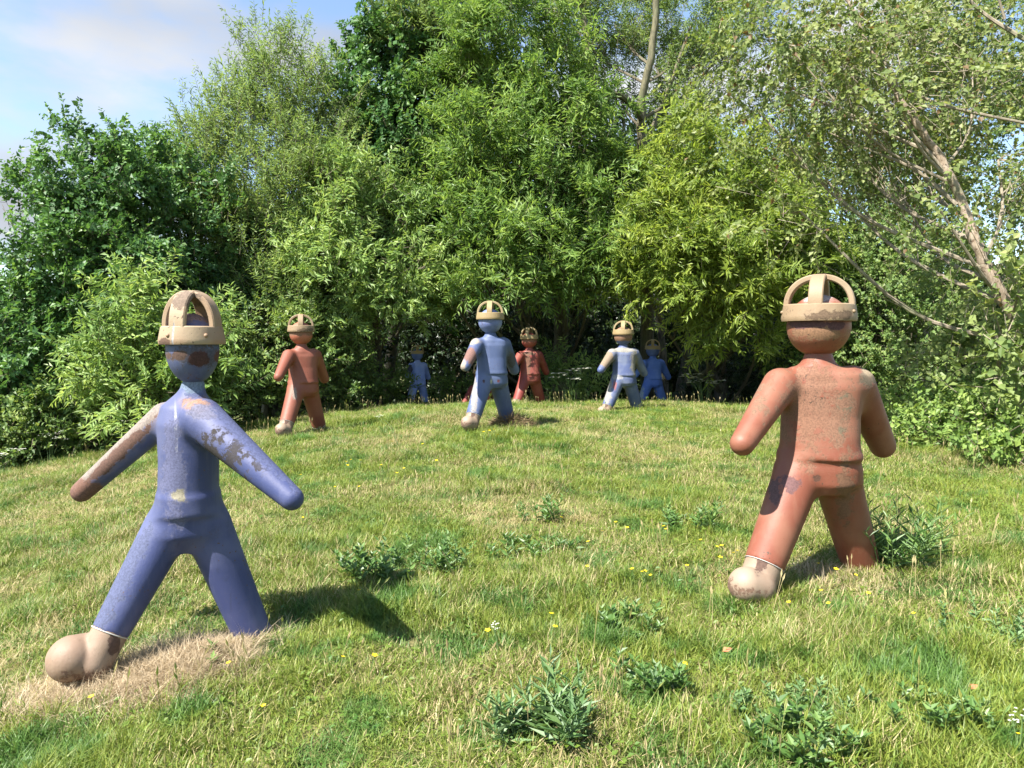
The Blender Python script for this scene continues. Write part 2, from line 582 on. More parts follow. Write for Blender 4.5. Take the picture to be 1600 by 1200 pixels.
def leaf_mesh(name, LV, lr, cr, mat):
    n = len(LV)
    b = np.arange(n)[:, None] * 4
    f = np.concatenate([b + np.array([[0, 1, 2]]), b + np.array([[0, 2, 3]])], 1).reshape(-1, 3)
    return np_mesh(name, LV, f, 3, [mat], False, fattr={'leaf_rand': np.repeat(lr, 2), 'clump_rand': np.repeat(cr, 2)})


def spikes(geo, A, B, r):
    """many thin three-sided pyramids from A to B"""
    d = nrm(B - A)
    a = nrm(np.cross(d, np.array([.3, .9, .2])))
    b = np.cross(d, a)
    r = np.broadcast_to(np.asarray(r, float), (len(A),))[:, None]
    V = np.stack([A + a * r, A - a * r * .5 + b * r * .87, A - a * r * .5 - b * r * .87, B], 1)
    k = np.arange(len(A))[:, None] * 4
    f = np.concatenate([k + np.array([[0, 1, 3]]), k + np.array([[1, 2, 3]]), k + np.array([[2, 0, 3]])], 1).reshape(-1, 3)
    geo.add(V, f)


def px_lobe(px, py, d, rx, ry, rd, dens=1.0):
    c = W(px, py, d)
    s = d / F
    return (c.x, c.y, c.z, rx * s, rd, ry * s, dens)


def make_tree(name, cat, label, kind, lobes, trunk, bark, seed, dens=1.25, group=None, twigs=True, shoots=.22, limbs=(), twig_r=.006, mat=None, twig_mat='twig'):
    """lobes: (px,py,d,rx,ry,rd[,density]); trunk: [(px,py,d,radius)] from foot to top; limbs: more such polylines"""
    rng = np.random.default_rng(seed)
    Lb = [px_lobe(*l) for l in lobes]
    tr = []
    for (px, py, d, r) in trunk:
        p = W(px, py, d)
        tr.append((p.x, p.y, p.z, r))
    foot = tr[0]
    zf = gz(foot[0], foot[1])
    if foot[2] > zf - .1:
        tr.insert(0, (foot[0] + .0, foot[1], zf - .15, foot[3] * 1.25))
    else:
        tr[0] = (foot[0], foot[1], zf - .15, foot[3])
    base = Vector((tr[0][0], tr[0][1], zf))
    root = empty(name, base, label, cat, group)
    off = np.array(base)
    g = Geo()
    P = catmull(tr, 6)
    P[1:-1, :3] += rng.standard_normal((len(P) - 2, 3)) * .012
    g.tube(P[:, :3] - off, P[:, 3], 9, .04, rng)
    link('trunk', g.mesh('trunk', [M[bark]]), root)
    LV, lr, cr, tw, sub = foliage(rng, Lb, kind, dens, shoots)
    link('crown', leaf_mesh('crown', LV - off, lr, cr, mat or M[kind]), root)
    g = Geo()
    for lm in limbs:
        q = np.array([(*W(a, b, c), r) for (a, b, c, r) in lm])
        q = catmull(q, 6)
        g.tube(q[:, :3] - off, q[:, 3], 7, .05, rng)
    # limbs from the trunk into every lobe, branches from there into the clumps
    for li, lb in enumerate(Lb):
        c = np.array(lb[:3])
        want = c[2] - .85 * np.hypot(*(c[:2] - P[:, :2].mean(0))) - .3
        j = int(np.argmin(np.abs(P[:, 2] - want) + .15 * np.linalg.norm(P[:, :3] - c, axis=1)))
        a, ra = P[j, :3], P[j, 3]
        r0 = min(ra * .4, .010 + .014 * np.linalg.norm(c - a) ** .6)
        mid = (a + c) / 2 + np.array([0, 0, -.08 * np.linalg.norm(c - a)]) + rng.standard_normal(3) * .12
        q = catmull([(*a, r0), (*mid, r0 * .75), (*c, r0 * .45)], 5)
        g.tube(q[:, :3] - off, q[:, 3], 6, .05, rng)
        s = sub[sub[:, 3] == li][:, :3]
        if len(s) > 26:
            s = s[rng.choice(len(s), 26, False)]
        c0 = q[rng.integers(len(q) // 3, len(q), len(s)), :3]
        m2 = s * .5 + c0 * .5 + rng.standard_normal(s.shape) * .15
        m2[:, 2] -= .10
        spikes(g, c0 - off, m2 + nrm(m2 - c0) * .05 - off, r0 * .32)
        spikes(g, m2 - nrm(m2 - c0) * .12 - off, s - off, r0 * .2)
    if twigs:
        spikes(g, tw[0] - off, tw[1] - off, twig_r)
    tag(link('branches', g.mesh('branches', [M[twig_mat]], False), root), kind='stuff')
    return root


G1 = 'trees along the back of the mound'
make_tree('alder_tree', 'tree', 'dark green broad-leaved tree at the far left edge with ragged top', 'alder',
          [(138, 345, 16, 52, 70, 1.3), (190, 315, 16.2, 65, 65, 1.3), (108, 465, 15.6, 72, 78, 1.6), (215, 430, 16, 100, 100, 1.8),
           (55, 560, 15, 100, 105, 1.8), (180, 560, 15.6, 100, 95, 1.7), (15, 640, 14.6, 90, 80, 1.4), (115, 255, 16, 26, 42, .5, .9),
           (165, 258, 16, 26, 38, .5, .9), (205, 262, 16, 20, 30, .4, .8), (40, 300, 16.3, 7, 40, .2, .35), (10, 520, 15.4, 40, 40, .6, .7), (130, 650, 15, 90, 60, 1.2)],
          [(140, 700, 16, .16), (145, 500, 16, .13), (150, 330, 16, .06), (150, 250, 16, .02)], 'bark_grey', 11, group=G1)
make_tree('alder_tree', 'tree', 'darker tree in shade between the left alder and the feathery willow', 'alder',
          [(300, 400, 18, 80, 110, 1.6), (275, 310, 18.2, 55, 60, 1.2), (330, 500, 18, 80, 80, 1.5), (260, 500, 17.6, 70, 80, 1.3), (240, 255, 18, 30, 30, .6)],
          [(300, 640, 18.4, .14), (300, 450, 18.4, .10), (290, 290, 18.3, .04)], 'bark_grey', 12, group=G1)
make_tree('willow_tree', 'tree', 'feathery light green willow with wispy upright top against the sky', 'young_willow',
          [(445, 135, 20, 70, 65, 1.3, 1.20), (375, 200, 20, 55, 55, 1.2, 1.12), (500, 190, 20, 50, 70, 1.2, 1.20), (430, 260, 19.6, 100, 75, 1.8, 1.20), (320, 240, 20, 45, 50, 1, 1.05),
           (345, 335, 19.2, 80, 75, 1.6, 1.35), (480, 320, 19.2, 85, 85, 1.7, 1.35), (400, 415, 18.8, 95, 85, 1.7), (330, 460, 18.4, 55, 80, 1.2), (455, 500, 18.4, 80, 75, 1.4),
           (405, 140, 20, 14, 55, .4, 1.05), (290, 225, 20, 30, 25, .5, 0.90)],
          [(420, 640, 20, .18), (425, 450, 20, .14), (440, 300, 20, .08), (450, 130, 20, .02)], 'bark_olive', 13, group=G1, shoots=.26, twig_r=.008,
          limbs=[[(425, 430, 20, .08), (460, 290, 19.6, .05), (505, 160, 19.8, .015)], [(425, 400, 20, .07), (370, 280, 19.6, .04), (310, 225, 19.8, .012)], [(470, 310, 19.4, .03), (450, 290, 19, .03), (430, 262, 18.6, .02)]])
make_tree('willow_shrub', 'shrub', 'small pale green bush behind the near blue figure, left of its helmet', 'pale_willow',
          [(225, 510, 13.6, 55, 50, .9), (205, 575, 13.4, 60, 55, 1), (270, 590, 13.8, 65, 55, 1), (235, 625, 13.2, 75, 35, .9), (300, 540, 14, 50, 50, .9), (330, 600, 14, 50, 40, .8)],
          [(250, 660, 13.9, .06), (248, 600, 13.9, .05), (240, 500, 13.8, .02)], 'bark_grey', 14, 1.15)
make_tree('elder_shrub', 'shrub', 'mid green bush behind the terracotta figure on the left', 'hawthorn',
          [(385, 545, 17, 85, 70, 1.3), (445, 560, 17.4, 85, 70, 1.3), (370, 610, 16.2, 70, 35, .8), (500, 580, 18, 70, 60, 1.2), (530, 575, 19, 40, 45, 1)],
          [(430, 640, 17.6, .07), (430, 580, 17.6, .05), (420, 520, 17.4, .02)], 'bark_grey', 15)
make_tree('maple_tree', 'tree', 'dark green maple rising left of centre between two willows', 'maple',
          [(640, 60, 22, 60, 60, 1.6), (610, 140, 22, 70, 70, 1.8), (680, 150, 22, 70, 80, 1.8), (590, 215, 21.6, 60, 60, 1.5), (650, 240, 21.4, 90, 80, 2), (700, 320, 21.4, 75, 90, 1.8),
           (580, 290, 21.4, 60, 60, 1.6), (660, 400, 21.6, 80, 90, 1.8), (600, 60, 22, 30, 35, .7, .8)],
          [(600, 640, 25, .2), (630, 400, 23.4, .16), (645, 200, 22.2, .09), (640, 50, 22, .02)], 'bark_grey', 16, group=G1)
make_tree('willow_tree', 'tree', 'low spreading pale willow left of centre, in front of the dark maple', 'pale_willow',
          [(560, 300, 18.8, 60, 50, 1.2, 1.17), (600, 350, 18.6, 75, 60, 1.4), (530, 365, 18.4, 70, 55, 1.3), (590, 420, 18.2, 85, 60, 1.5), (520, 430, 18, 75, 55, 1.3), (630, 460, 18.4, 50, 45, 1, 1.17),
           (560, 485, 18.2, 80, 35, 1.2, 1.10), (490, 500, 18, 55, 45, 1)],
          [(590, 640, 20.4, .15), (588, 520, 20, .12), (575, 400, 19.2, .06), (565, 300, 18.8, .02)], 'bark_grey', 17, group=G1)
make_tree('willow_tree', 'tree', 'big bright green willow overhanging the centre blue figure', 'willow',
          [(800, 60, 19.6, 85, 70, 1.7, 1.08), (740, 130, 19.6, 60, 55, 1.3, 1.08), (860, 150, 19.4, 80, 60, 1.6, 1.15), (770, 210, 19, 75, 55, 1.5), (850, 250, 18.8, 90, 60, 1.6), (760, 300, 18.6, 70, 50, 1.3),
           (840, 330, 18.2, 85, 55, 1.5), (780, 375, 18, 80, 45, 1.4), (880, 390, 18, 70, 50, 1.3), (800, 435, 17.8, 75, 28, 1.1, 1.08), (930, 420, 18, 50, 38, 1, 1.08), (965, 370, 18.6, 45, 45, 1, .9), (700, 250, 19.6, 40, 50, 1, .8), (710, 370, 18.8, 40, 45, .9, .8), (690, 440, 18.8, 40, 30, .8, .8), (930, 310, 18.6, 55, 60, 1.2, 1.08), (920, 220, 19, 55, 60, 1.3, 0.94), (740, 445, 18.2, 35, 25, .7, 0.94)],
          [(875, 640, 22.6, .26), (880, 470, 22.4, .2), (938, 270, 20.6, .14), (925, 120, 20.0, .10), (905, -20, 20, .07)], 'bark_olive', 18, group=G1,
          limbs=[[(900, 400, 22, .12), (850, 330, 20.4, .09), (800, 200, 20, .05), (790, 60, 19.8, .02)], [(930, 270, 21.4, .10), (840, 250, 20, .06), (760, 270, 19, .03)]])
make_tree('willow_tree', 'tree', 'tall willow with bare grey trunk forking high at the top centre', 'young_willow',
          [(960, 40, 22.4, 85, 60, 1.6, 1.21), (1060, 50, 22.4, 70, 70, 1.6, 1.10), (1110, 140, 22, 70, 70, 1.5, 1.32), (880, 20, 21, 60, 50, 1.3, 1.54), (720, 30, 20.6, 80, 50, 1.4, 1.65), (960, 120, 22.4, 60, 50, 1.3, 1.10),
           (1060, 180, 22, 50, 60, 1.2, 1.32), (1150, 40, 22.6, 60, 60, 1.4, 1.21), (1010, 330, 22.6, 80, 70, 1.4, 1.54), (650, 10, 20.8, 60, 40, 1.2, 1.76)],
          [(1012, 640, 21.8, .22), (1010, 420, 21.2, .18), (1004, 250, 20.2, .13), (1003, 160, 19.9, .11), (1020, 70, 19.8, .095), (1028, -30, 19.8, .08)], 'bark_olive', 19, group=G1, shoots=.25,
          limbs=[[(1003, 185, 19.9, .09), (985, 160, 19.5, .09), (962, 148, 19.2, .085), (935, 162, 18.9, .075), (905, 172, 18.6, .05), (880, 167, 18.4, .025)],
                 [(1004, 240, 20.2, .08), (1040, 150, 20.6, .06), (1080, 40, 21, .04)], [(960, 150, 19.3, .04), (975, 190, 19.3, .035), (965, 240, 19, .025), (970, 290, 18.8, .01)]])
make_tree('willow_tree', 'tree', 'yellow-green willow with drooping sprays right of centre, brightest of all', 'yellow_willow',
          [(1060, 235, 18.2, 42, 45, 1, 1.04), (1130, 270, 18, 75, 60, 1.4), (1080, 330, 17.4, 80, 55, 1.4), (1170, 350, 17.2, 80, 65, 1.5), (1050, 395, 17, 70, 45, 1.2), (1130, 410, 16.8, 85, 55, 1.4),
           (1210, 400, 17, 65, 65, 1.2), (1080, 442, 16.8, 60, 34, 1, 1.17), (1170, 452, 16.8, 65, 40, 1.1, 1.10), (1010, 300, 18.8, 40, 50, 1, .9), (1000, 370, 18.2, 40, 45, 1, .9), (1215, 300, 18.4, 45, 50, 1, .8), (1000, 440, 17.4, 45, 35, .9, 1.04), (1190, 520, 16.6, 18, 20, .3, .5), (1105, 525, 17, 14, 20, .3, 0.91)],
          [(1130, 640, 20.4, .2), (1120, 500, 20, .16), (1120, 380, 18.8, .10), (1120, 270, 18.2, .03)], 'bark_grey', 20, group=G1,
          limbs=[[(1075, 600, 21, .08), (1130, 560, 19.6, .06), (1190, 500, 18, .03)]])
make_tree('birch_tree', 'tree', 'leaning birch with pinkish bare trunk and thin leaves at the right edge', 'birch',
          [(1230, 70, 10.2, 130, 70, 1.3, 1.22), (1380, 50, 11.5, 120, 65, 1.2, 1.33), (1520, 100, 11.1, 110, 90, 1.1, 1.22), (1290, 190, 11.7, 110, 65, 1.1, 1.22), (1440, 190, 11.3, 100, 65, 1, 1.10), (1560, 250, 10.5, 80, 75, .9, 1.10),
           (1190, 180, 10.6, 70, 60, 1, 1.10), (1400, 290, 11.3, 90, 50, .9, 0.99), (1580, 400, 10.3, 60, 55, .7, 1.33), (1290, 280, 11.7, 70, 45, .8, 0.88), (1330, 120, 9.8, 90, 60, 1, 1.10), (1395, 120, 9.2, 60, 50, .5, .7), (1470, 330, 9.0, 40, 40, .4, .5), (1250, 330, 10.4, 60, 40, .7, .8)],
          [(1665, 640, 9.6, 0.0920), (1600, 520, 9.5, 0.0864), (1535, 405, 9.5, 0.0720), (1505, 320, 9.6, 0.0592), (1462, 235, 9.7, 0.0480), (1405, 150, 9.8, 0.0384), (1372, 95, 9.9, 0.0288), (1325, 5, 10, 0.0200), (1290, -60, 10, 0.0160)], 'bark_birch', 21, group=G1, shoots=.2, twig_mat='twig_pale', twig_r=.0045,
          limbs=[[(1462, 240, 9.7, 0.0275), (1400, 215, 10, 0.0248), (1320, 175, 10.3, 0.0193), (1230, 140, 10.8, 0.0110), (1150, 120, 11, 0.0044)],
                 [(1405, 150, 9.8, 0.0220), (1395, 115, 9.7, 0.0220), (1380, 95, 9.8, 0.0165)], [(1405, 135, 9.8, 0.0248), (1460, 160, 9.6, 0.0220), (1530, 178, 9.4, 0.0193), (1640, 200, 9.2, 0.0165)],
                 [(1495, 320, 9.6, 0.0275), (1430, 265, 9.9, 0.0220), (1360, 235, 10.2, 0.0165), (1290, 205, 10.5, 0.0066)], [(1640, 80, 9.4, 0.0330), (1590, 55, 9.6, 0.0275), (1530, 15, 9.8, 0.0220), (1490, -30, 9.8, 0.0165)], [(1570, 30, 9.6, 0.0165), (1555, -20, 9.6, 0.0138)]])
make_tree('hawthorn_tree', 'tree', 'tall leafy tree far back at the upper right with sky showing through', 'hawthorn',
          [(1320, 330, 21, 80, 60, 1.6, 1.54), (1420, 250, 21.5, 80, 70, 1.6, 1.32), (1500, 170, 22, 90, 80, 1.7, 1.32), (1400, 120, 22, 80, 80, 1.7, 1.21), (1580, 80, 22, 70, 90, 1.6, 1.32), (1260, 140, 22, 70, 70, 1.6, 1.10), (1230, 250, 21.5, 60, 60, 1.3, 1.54), (1520, 330, 21, 90, 50, 1.5, 1.32), (1460, 30, 22, 90, 50, 1.5, 1.10)],
          [(1440, 660, 22, .22), (1440, 450, 22, .18), (1430, 250, 22, .1), (1440, 60, 22, .03)], 'bark_grey', 22, .8, group=G1)
make_tree('hawthorn_tree', 'tree', 'dense mid green tree right behind the near terracotta figure', 'hawthorn',
          [(1290, 440, 18.4, 70, 75, 1.4), (1370, 400, 18, 75, 70, 1.4), (1350, 490, 17.4, 80, 75, 1.4), (1430, 450, 17.6, 80, 70, 1.5), (1420, 540, 16.4, 85, 65, 1.4), (1250, 540, 18.4, 60, 60, 1.2), (1330, 570, 17, 75, 50, 1.2)],
          [(1370, 660, 18, .14), (1370, 520, 18, .11), (1370, 400, 18, .04)], 'bark_grey', 23, group=G1)
make_tree('hazel_shrub', 'shrub', 'yellowish leafy bush under the leaning birch at the right edge', 'hazel',
          [(1520, 430, 12.6, 60, 45, .8, .8), (1575, 500, 11.6, 60, 60, .9, .8), (1480, 550, 12.2, 60, 40, .8, .8), (1560, 590, 11.2, 70, 50, .8), (1470, 610, 12, 60, 35, .7), (1620, 580, 10.8, 60, 60, .8), (1592, 455, 8.8, 36, 40, .45, .7), (1612, 540, 8.6, 44, 55, .5, .8), (1562, 520, 9.0, 34, 34, .4, .7), (1600, 620, 8.9, 50, 40, .5, .8)],
          [(1545, 660, 12.8, .06), (1540, 560, 12.8, .05), (1520, 440, 12.8, .02)], 'bark_grey', 24, 1.0, twig_mat='twig_pale')

# dark understorey under the canopy
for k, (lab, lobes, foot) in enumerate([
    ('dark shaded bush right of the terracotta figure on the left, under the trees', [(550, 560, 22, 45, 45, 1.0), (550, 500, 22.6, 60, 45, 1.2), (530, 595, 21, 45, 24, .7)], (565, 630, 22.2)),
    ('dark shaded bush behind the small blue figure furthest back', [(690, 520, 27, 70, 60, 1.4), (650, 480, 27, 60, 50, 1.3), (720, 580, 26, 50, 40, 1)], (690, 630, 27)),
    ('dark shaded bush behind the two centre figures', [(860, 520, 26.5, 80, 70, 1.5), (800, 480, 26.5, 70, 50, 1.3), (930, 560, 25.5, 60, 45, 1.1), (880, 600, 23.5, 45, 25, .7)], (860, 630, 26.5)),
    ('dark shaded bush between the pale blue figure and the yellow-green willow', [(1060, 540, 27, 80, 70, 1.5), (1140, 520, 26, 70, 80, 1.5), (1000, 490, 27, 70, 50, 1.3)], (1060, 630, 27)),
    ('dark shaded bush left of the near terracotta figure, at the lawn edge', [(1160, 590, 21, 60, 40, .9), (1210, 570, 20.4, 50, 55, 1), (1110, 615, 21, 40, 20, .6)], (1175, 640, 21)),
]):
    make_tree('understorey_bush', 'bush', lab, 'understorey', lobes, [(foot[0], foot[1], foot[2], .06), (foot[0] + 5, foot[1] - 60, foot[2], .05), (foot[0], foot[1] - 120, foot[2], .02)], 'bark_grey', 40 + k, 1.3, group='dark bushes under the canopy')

# far wood: one leafy mass that nobody could count
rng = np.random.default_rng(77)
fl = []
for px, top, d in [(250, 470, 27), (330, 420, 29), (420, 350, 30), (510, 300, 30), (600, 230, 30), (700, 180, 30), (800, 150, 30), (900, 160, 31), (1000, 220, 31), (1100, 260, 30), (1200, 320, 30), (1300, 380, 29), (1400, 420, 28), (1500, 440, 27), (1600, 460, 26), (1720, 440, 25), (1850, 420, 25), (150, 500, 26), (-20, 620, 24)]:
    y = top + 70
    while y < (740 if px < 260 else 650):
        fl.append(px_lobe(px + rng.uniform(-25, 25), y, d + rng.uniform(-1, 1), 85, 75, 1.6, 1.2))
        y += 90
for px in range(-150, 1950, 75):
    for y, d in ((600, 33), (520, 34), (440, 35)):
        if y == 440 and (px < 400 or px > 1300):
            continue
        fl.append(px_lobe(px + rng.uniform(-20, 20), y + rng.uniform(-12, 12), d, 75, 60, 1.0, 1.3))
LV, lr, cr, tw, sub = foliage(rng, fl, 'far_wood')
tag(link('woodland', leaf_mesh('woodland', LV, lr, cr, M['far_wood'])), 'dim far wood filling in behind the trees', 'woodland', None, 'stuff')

# bare dead trunks and stems in the shade
for k, (lab, pts) in enumerate([
    ('dim slanting bare trunk in the shade right of the pale blue figure', [(1058, 650, 24, .17), (1072, 560, 24, .15), (1085, 480, 24, .13), (1080, 400, 24.4, .1)]),
    ('dim upright bare trunk in the shade behind the blue figure at the right', [(1040, 650, 25, .14), (1036, 560, 25, .13), (1030, 470, 25, .12), (1030, 400, 25, .1)]),
    ('dim bare trunk in the shade left of the centre blue figure', [(760 - 5, 640, 26, .12), (758, 560, 26, .11), (752, 470, 26, .1), (748, 400, 26, .08)]),
]):
    q = [(*W(a, b, c), r) for a, b, c, r in pts]
    base = Vector((q[0][0], q[0][1], gz(q[0][0], q[0][1])))
    q[0] = (base.x, base.y, base.z - .1, q[0][3])
    g = Geo()
    Pq = catmull(q, 6)
    g.tube(Pq[:, :3] - np.array(base), Pq[:, 3], 8, .06, np.random.default_rng(k))
    root = empty('bare_trunk', base, lab, 'tree trunk', 'bare trunks in the shade')
    link('trunk', g.mesh('trunk', [M['bark_grey']]), root)

# low bushes and brambles along the lawn edge
LOW = [
    ('bramble_bush', 'bramble mound at the right edge of the lawn, beside the dead white stick', 'bramble', [(1480, 658, 10.6, 55, 30, .6), (1432, 650, 11.4, 45, 24, .6), (1525, 650, 10.8, 55, 38, .6), (1455, 680, 10, 40, 18, .5), (1400, 648, 11.6, 30, 16, .4)], (1475, 690, 10.7)),
    ('bramble_bush', 'bramble mound cut by the right edge of the photo', 'bramble', [(1570, 675, 9.6, 65, 42, .6), (1640, 700, 9.0, 60, 50, .6), (1600, 640, 10.2, 60, 40, .6), (1555, 708, 8.7, 50, 26, .5), (1620, 735, 8.2, 50, 26, .5)], (1590, 720, 9.6)),
    ('nettle_bush', 'low nettles in front of the dark left tree, at the lawn corner', 'hawthorn', [(40, 690, 13.4, 55, 34, .6), (0, 710, 13, 50, 30, .6), (-40, 700, 13, 50, 40, .7)], (20, 725, 13.2)),
    ('nettle_bush', 'low nettles above the raised left hand of the near blue figure', 'hawthorn', [(125, 670, 13.6, 50, 36, .6), (170, 680, 13.4, 40, 24, .5), (90, 650, 13.9, 50, 36, .6)], (130, 705, 13.6)),
    ('nettle_bush', 'low greenery at the foot of the bush left of the small far blue figure', 'bramble', [(560, 600, 19.5, 45, 18, .5), (600, 605, 20, 40, 16, .5)], (580, 620, 19.8)),
    ('nettle_bush', 'low greenery right of the small far blue figure', 'bramble', [(712, 602, 21.5, 24, 16, .5), (700, 612, 21.3, 12, 9, .3)], (700, 620, 21.6)),
    ('nettle_bush', 'sunlit low bush right of the darker terracotta figure in the centre', 'pale_willow', [(880, 590, 19.6, 26, 26, .5), (905, 604, 19.4, 22, 16, .4)], (885, 622, 19.6)),
]
for k, (nm, lab, kd, lobes, ft) in enumerate(LOW):
    make_tree(nm, 'bush', lab, kd, lobes, [(ft[0], ft[1], ft[2], .02), (ft[0], ft[1] - 20, ft[2], .018), (ft[0] + 3, ft[1] - 40, ft[2], .01)], 'bark_grey', 60 + k, 1.7, group='low bushes along the lawn edge', shoots=.2)
print('LEAVES', N_LEAVES[0])


# ------------------------------------------------------------------ the walking figures
def surface_nets(Fv, org, h):
    nx, ny, nz = Fv.shape
    ins = Fv < 0
    acc = np.zeros((nx - 1, ny - 1, nz - 1, 3))
    cnt = np.zeros((nx - 1, ny - 1, nz - 1))
    C = [(a, b, c) for a in (0, 1) for b in (0, 1) for c in (0, 1)]

    def cor(A, c):
        return A[c[0]:nx - 1 + c[0], c[1]:ny - 1 + c[1], c[2]:nz - 1 + c[2]]
    for a in range(8):
        for b in range(a + 1, 8):
            ca, cb = C[a], C[b]
            if sum(abs(ca[k] - cb[k]) for k in range(3)) != 1:
                continue
            fa, fb = cor(Fv, ca), cor(Fv, cb)
            x = cor(ins, ca) != cor(ins, cb)
            t = np.where(x, fa / np.where(fa == fb, 1, fa - fb), 0)
            for k in range(3):
                acc[..., k] += np.where(x, ca[k] + t * (cb[k] - ca[k]), 0)
            cnt += x
    act = cnt > 0
    idx = -np.ones(act.shape, int)
    idx[act] = np.arange(act.sum())
    g = np.argwhere(act)
    V = (g + acc[act] / cnt[act][:, None]) * h + np.array(org)
    quads = []
    for ax in range(3):
        sl0 = [slice(None)] * 3
        sl1 = [slice(None)] * 3
        sl0[ax] = slice(0, -1)
        sl1[ax] = slice(1, None)
        a, b = ins[tuple(sl0)], ins[tuple(sl1)]
        e = np.argwhere(a != b)
        u, v = (ax + 1) % 3, (ax + 2) % 3
        ok = (e[:, u] > 0) & (e[:, v] > 0) & (e[:, u] < Fv.shape[u] - 1) & (e[:, v] < Fv.shape[v] - 1)
        e = e[ok]
        fl = a[tuple(e.T)]

        def at(du, dv):
            q = e.copy()
            q[:, u] -= du
            q[:, v] -= dv
            return idx[tuple(q.T)]
        q = np.stack([at(1, 1), at(0, 1), at(0, 0), at(1, 0)], 1)
        q[~fl] = q[~fl][:, ::-1]
        quads.append(q)
    return V, np.vstack(quads)


def smin(a, b, k):
    h = np.clip(.5 + .5 * (b - a) / k, 0, 1)
    return b + (a - b) * h - k * h * (1 - h)


def cone(P, a, b, ra, rb, cut=None):
    a, b = np.asarray(a), np.asarray(b)
    ab = b - a
    t = np.clip(((P - a) @ ab) / (ab @ ab), 0, 1)
    d = np.linalg.norm(P - a - t[..., None] * ab, axis=-1) - (ra + (rb - ra) * t)
    if cut:
        n = ab / np.linalg.norm(ab)
        d = np.maximum(d, (P - b) @ n)
    return d


def column(P, secs, n=2.5, dep=None):
    """upright body from sections (z, x centre, y centre, half width, half depth)"""
    S = np.array(sorted(secs))
    z = np.clip(P[..., 2], S[0, 0], S[-1, 0])
    zz = np.linspace(S[0, 0], S[-1, 0], 200)
    kk = np.hanning(9)
    kk /= kk.sum()
    f = lambda k: np.interp(z, zz, np.convolve(np.pad(np.interp(zz, S[:, 0], S[:, k]), 4, mode='edge'), kk, 'valid'))
    cx, cy, hw, hd = f(1), f(2), f(3), f(4)
    q = (np.abs((P[..., 0] - cx) / hw) ** n + np.abs((P[..., 1] - cy) / hd) ** n) ** (1 / n)
    d = (q - 1) * np.minimum(hw, hd)
    return np.maximum(d, np.maximum(S[0, 0] - P[..., 2], P[..., 2] - S[-1, 0]))


def field(fn, lo, hi, h):
    ax = [np.arange(lo[k], hi[k] + h, h) for k in range(3)]
    P = np.stack(np.meshgrid(*ax, indexing='ij'), -1)
    return surface_nets(fn(P), lo, h)


class Fig:
    """measures a figure from the photograph in its own upright frame: x to the right as seen, y away from the viewer, z up"""
    def __init__(s, cx, base_py, d):
        s.d = d
        s.O = W(cx, base_py, d)
        s.a = math.atan2(s.O.x, s.O.y)
        s.rot = Matrix.Rotation(-s.a, 3, 'Z')      # local -> world
        s.k = d / F
        s.kx = s.k * math.cos(s.a)

    def J(s, px, py, v=0.0):
        w = W(px, py, s.d + v * math.cos(s.a)) - s.O
        return np.array(s.rot.transposed() @ w)


def helmet_geo(zc, R0, R1, hb, apex, thick, wide, yscale=1.0):
    """returns (band, [arch, arch]) centred on x=y=0 with the band's foot at zc"""
    band = Geo()
    prof = [(R0 - thick, 0), (R0, 0), (R0 + .004, hb * .12), (R0 + .003, hb * .3), (R1, hb * .94), (R1 - .006, hb), (R1 - thick + .004, hb), (R1 - thick, hb * .9)]
    seg = 56
    th = np.linspace(0, 2 * math.pi, seg, endpoint=False)
    V = np.array([[(r * math.cos(a), r * math.sin(a) * yscale, zc + z) for a in th] for r, z in prof])
    n = len(prof)
    f = []
    for i_ in range(n):
        for j in range(seg):
            a, b = i_ * seg + j, i_ * seg + (j + 1) % seg
            c, d_ = ((i_ + 1) % n) * seg + (j + 1) % seg, ((i_ + 1) % n) * seg + j
            f += [(a, b, c), (a, c, d_)]
    band.add(V, f)
    arches = []
    for ang in (0, math.pi / 2):
        g = Geo()
        m = 30
        t = np.linspace(0, math.pi, m)
        ro, ri = R1 - .004, R1 - .004 - thick
        e = .006
        lift = .0 if ang == 0 else .0015
        ring = []
        for a in t:
            c, s_ = math.cos(a), math.sin(a)
            # a boxy arch: superellipse outline
            cc = math.copysign(abs(c) ** .92, c)
            ss = abs(s_) ** .92
            z0 = zc + hb - .012
            o = np.array([ro * cc, z0 + (apex + .012 + lift) * ss])
            i2 = np.array([ri * cc, z0 + (apex + .012 - thick + lift) * ss])
            w = wide / 2
            nrm2 = (o - i2) / np.linalg.norm(o - i2)
            row = [(i2, -w + e), (i2 + nrm2 * e, -w), (o - nrm2 * e, -w), (o, -w + e), (o, w - e), (o - nrm2 * e, w), (i2 + nrm2 * e, w), (i2, w - e)]
            ca, sa = math.cos(ang), math.sin(ang)
            ring.append([(p[0] * ca - y * sa, (p[0] * sa + y * ca) * yscale, p[1]) for p, y in row])
        V = np.array(ring)
        f = []
        for i_ in range(m - 1):
            for j in range(8):
                a, b = i_ * 8 + j, i_ * 8 + (j + 1) % 8
                f += [(a, b, b + 8), (a, b + 8, a + 8)]
        f += [(0, k + 1, k) for k in range(1, 7)]
        e0 = (m - 1) * 8
        f += [(e0, e0 + k, e0 + k + 1) for k in range(1, 7)]
        g.add(V, f)
        arches.append(g)
    return band, arches


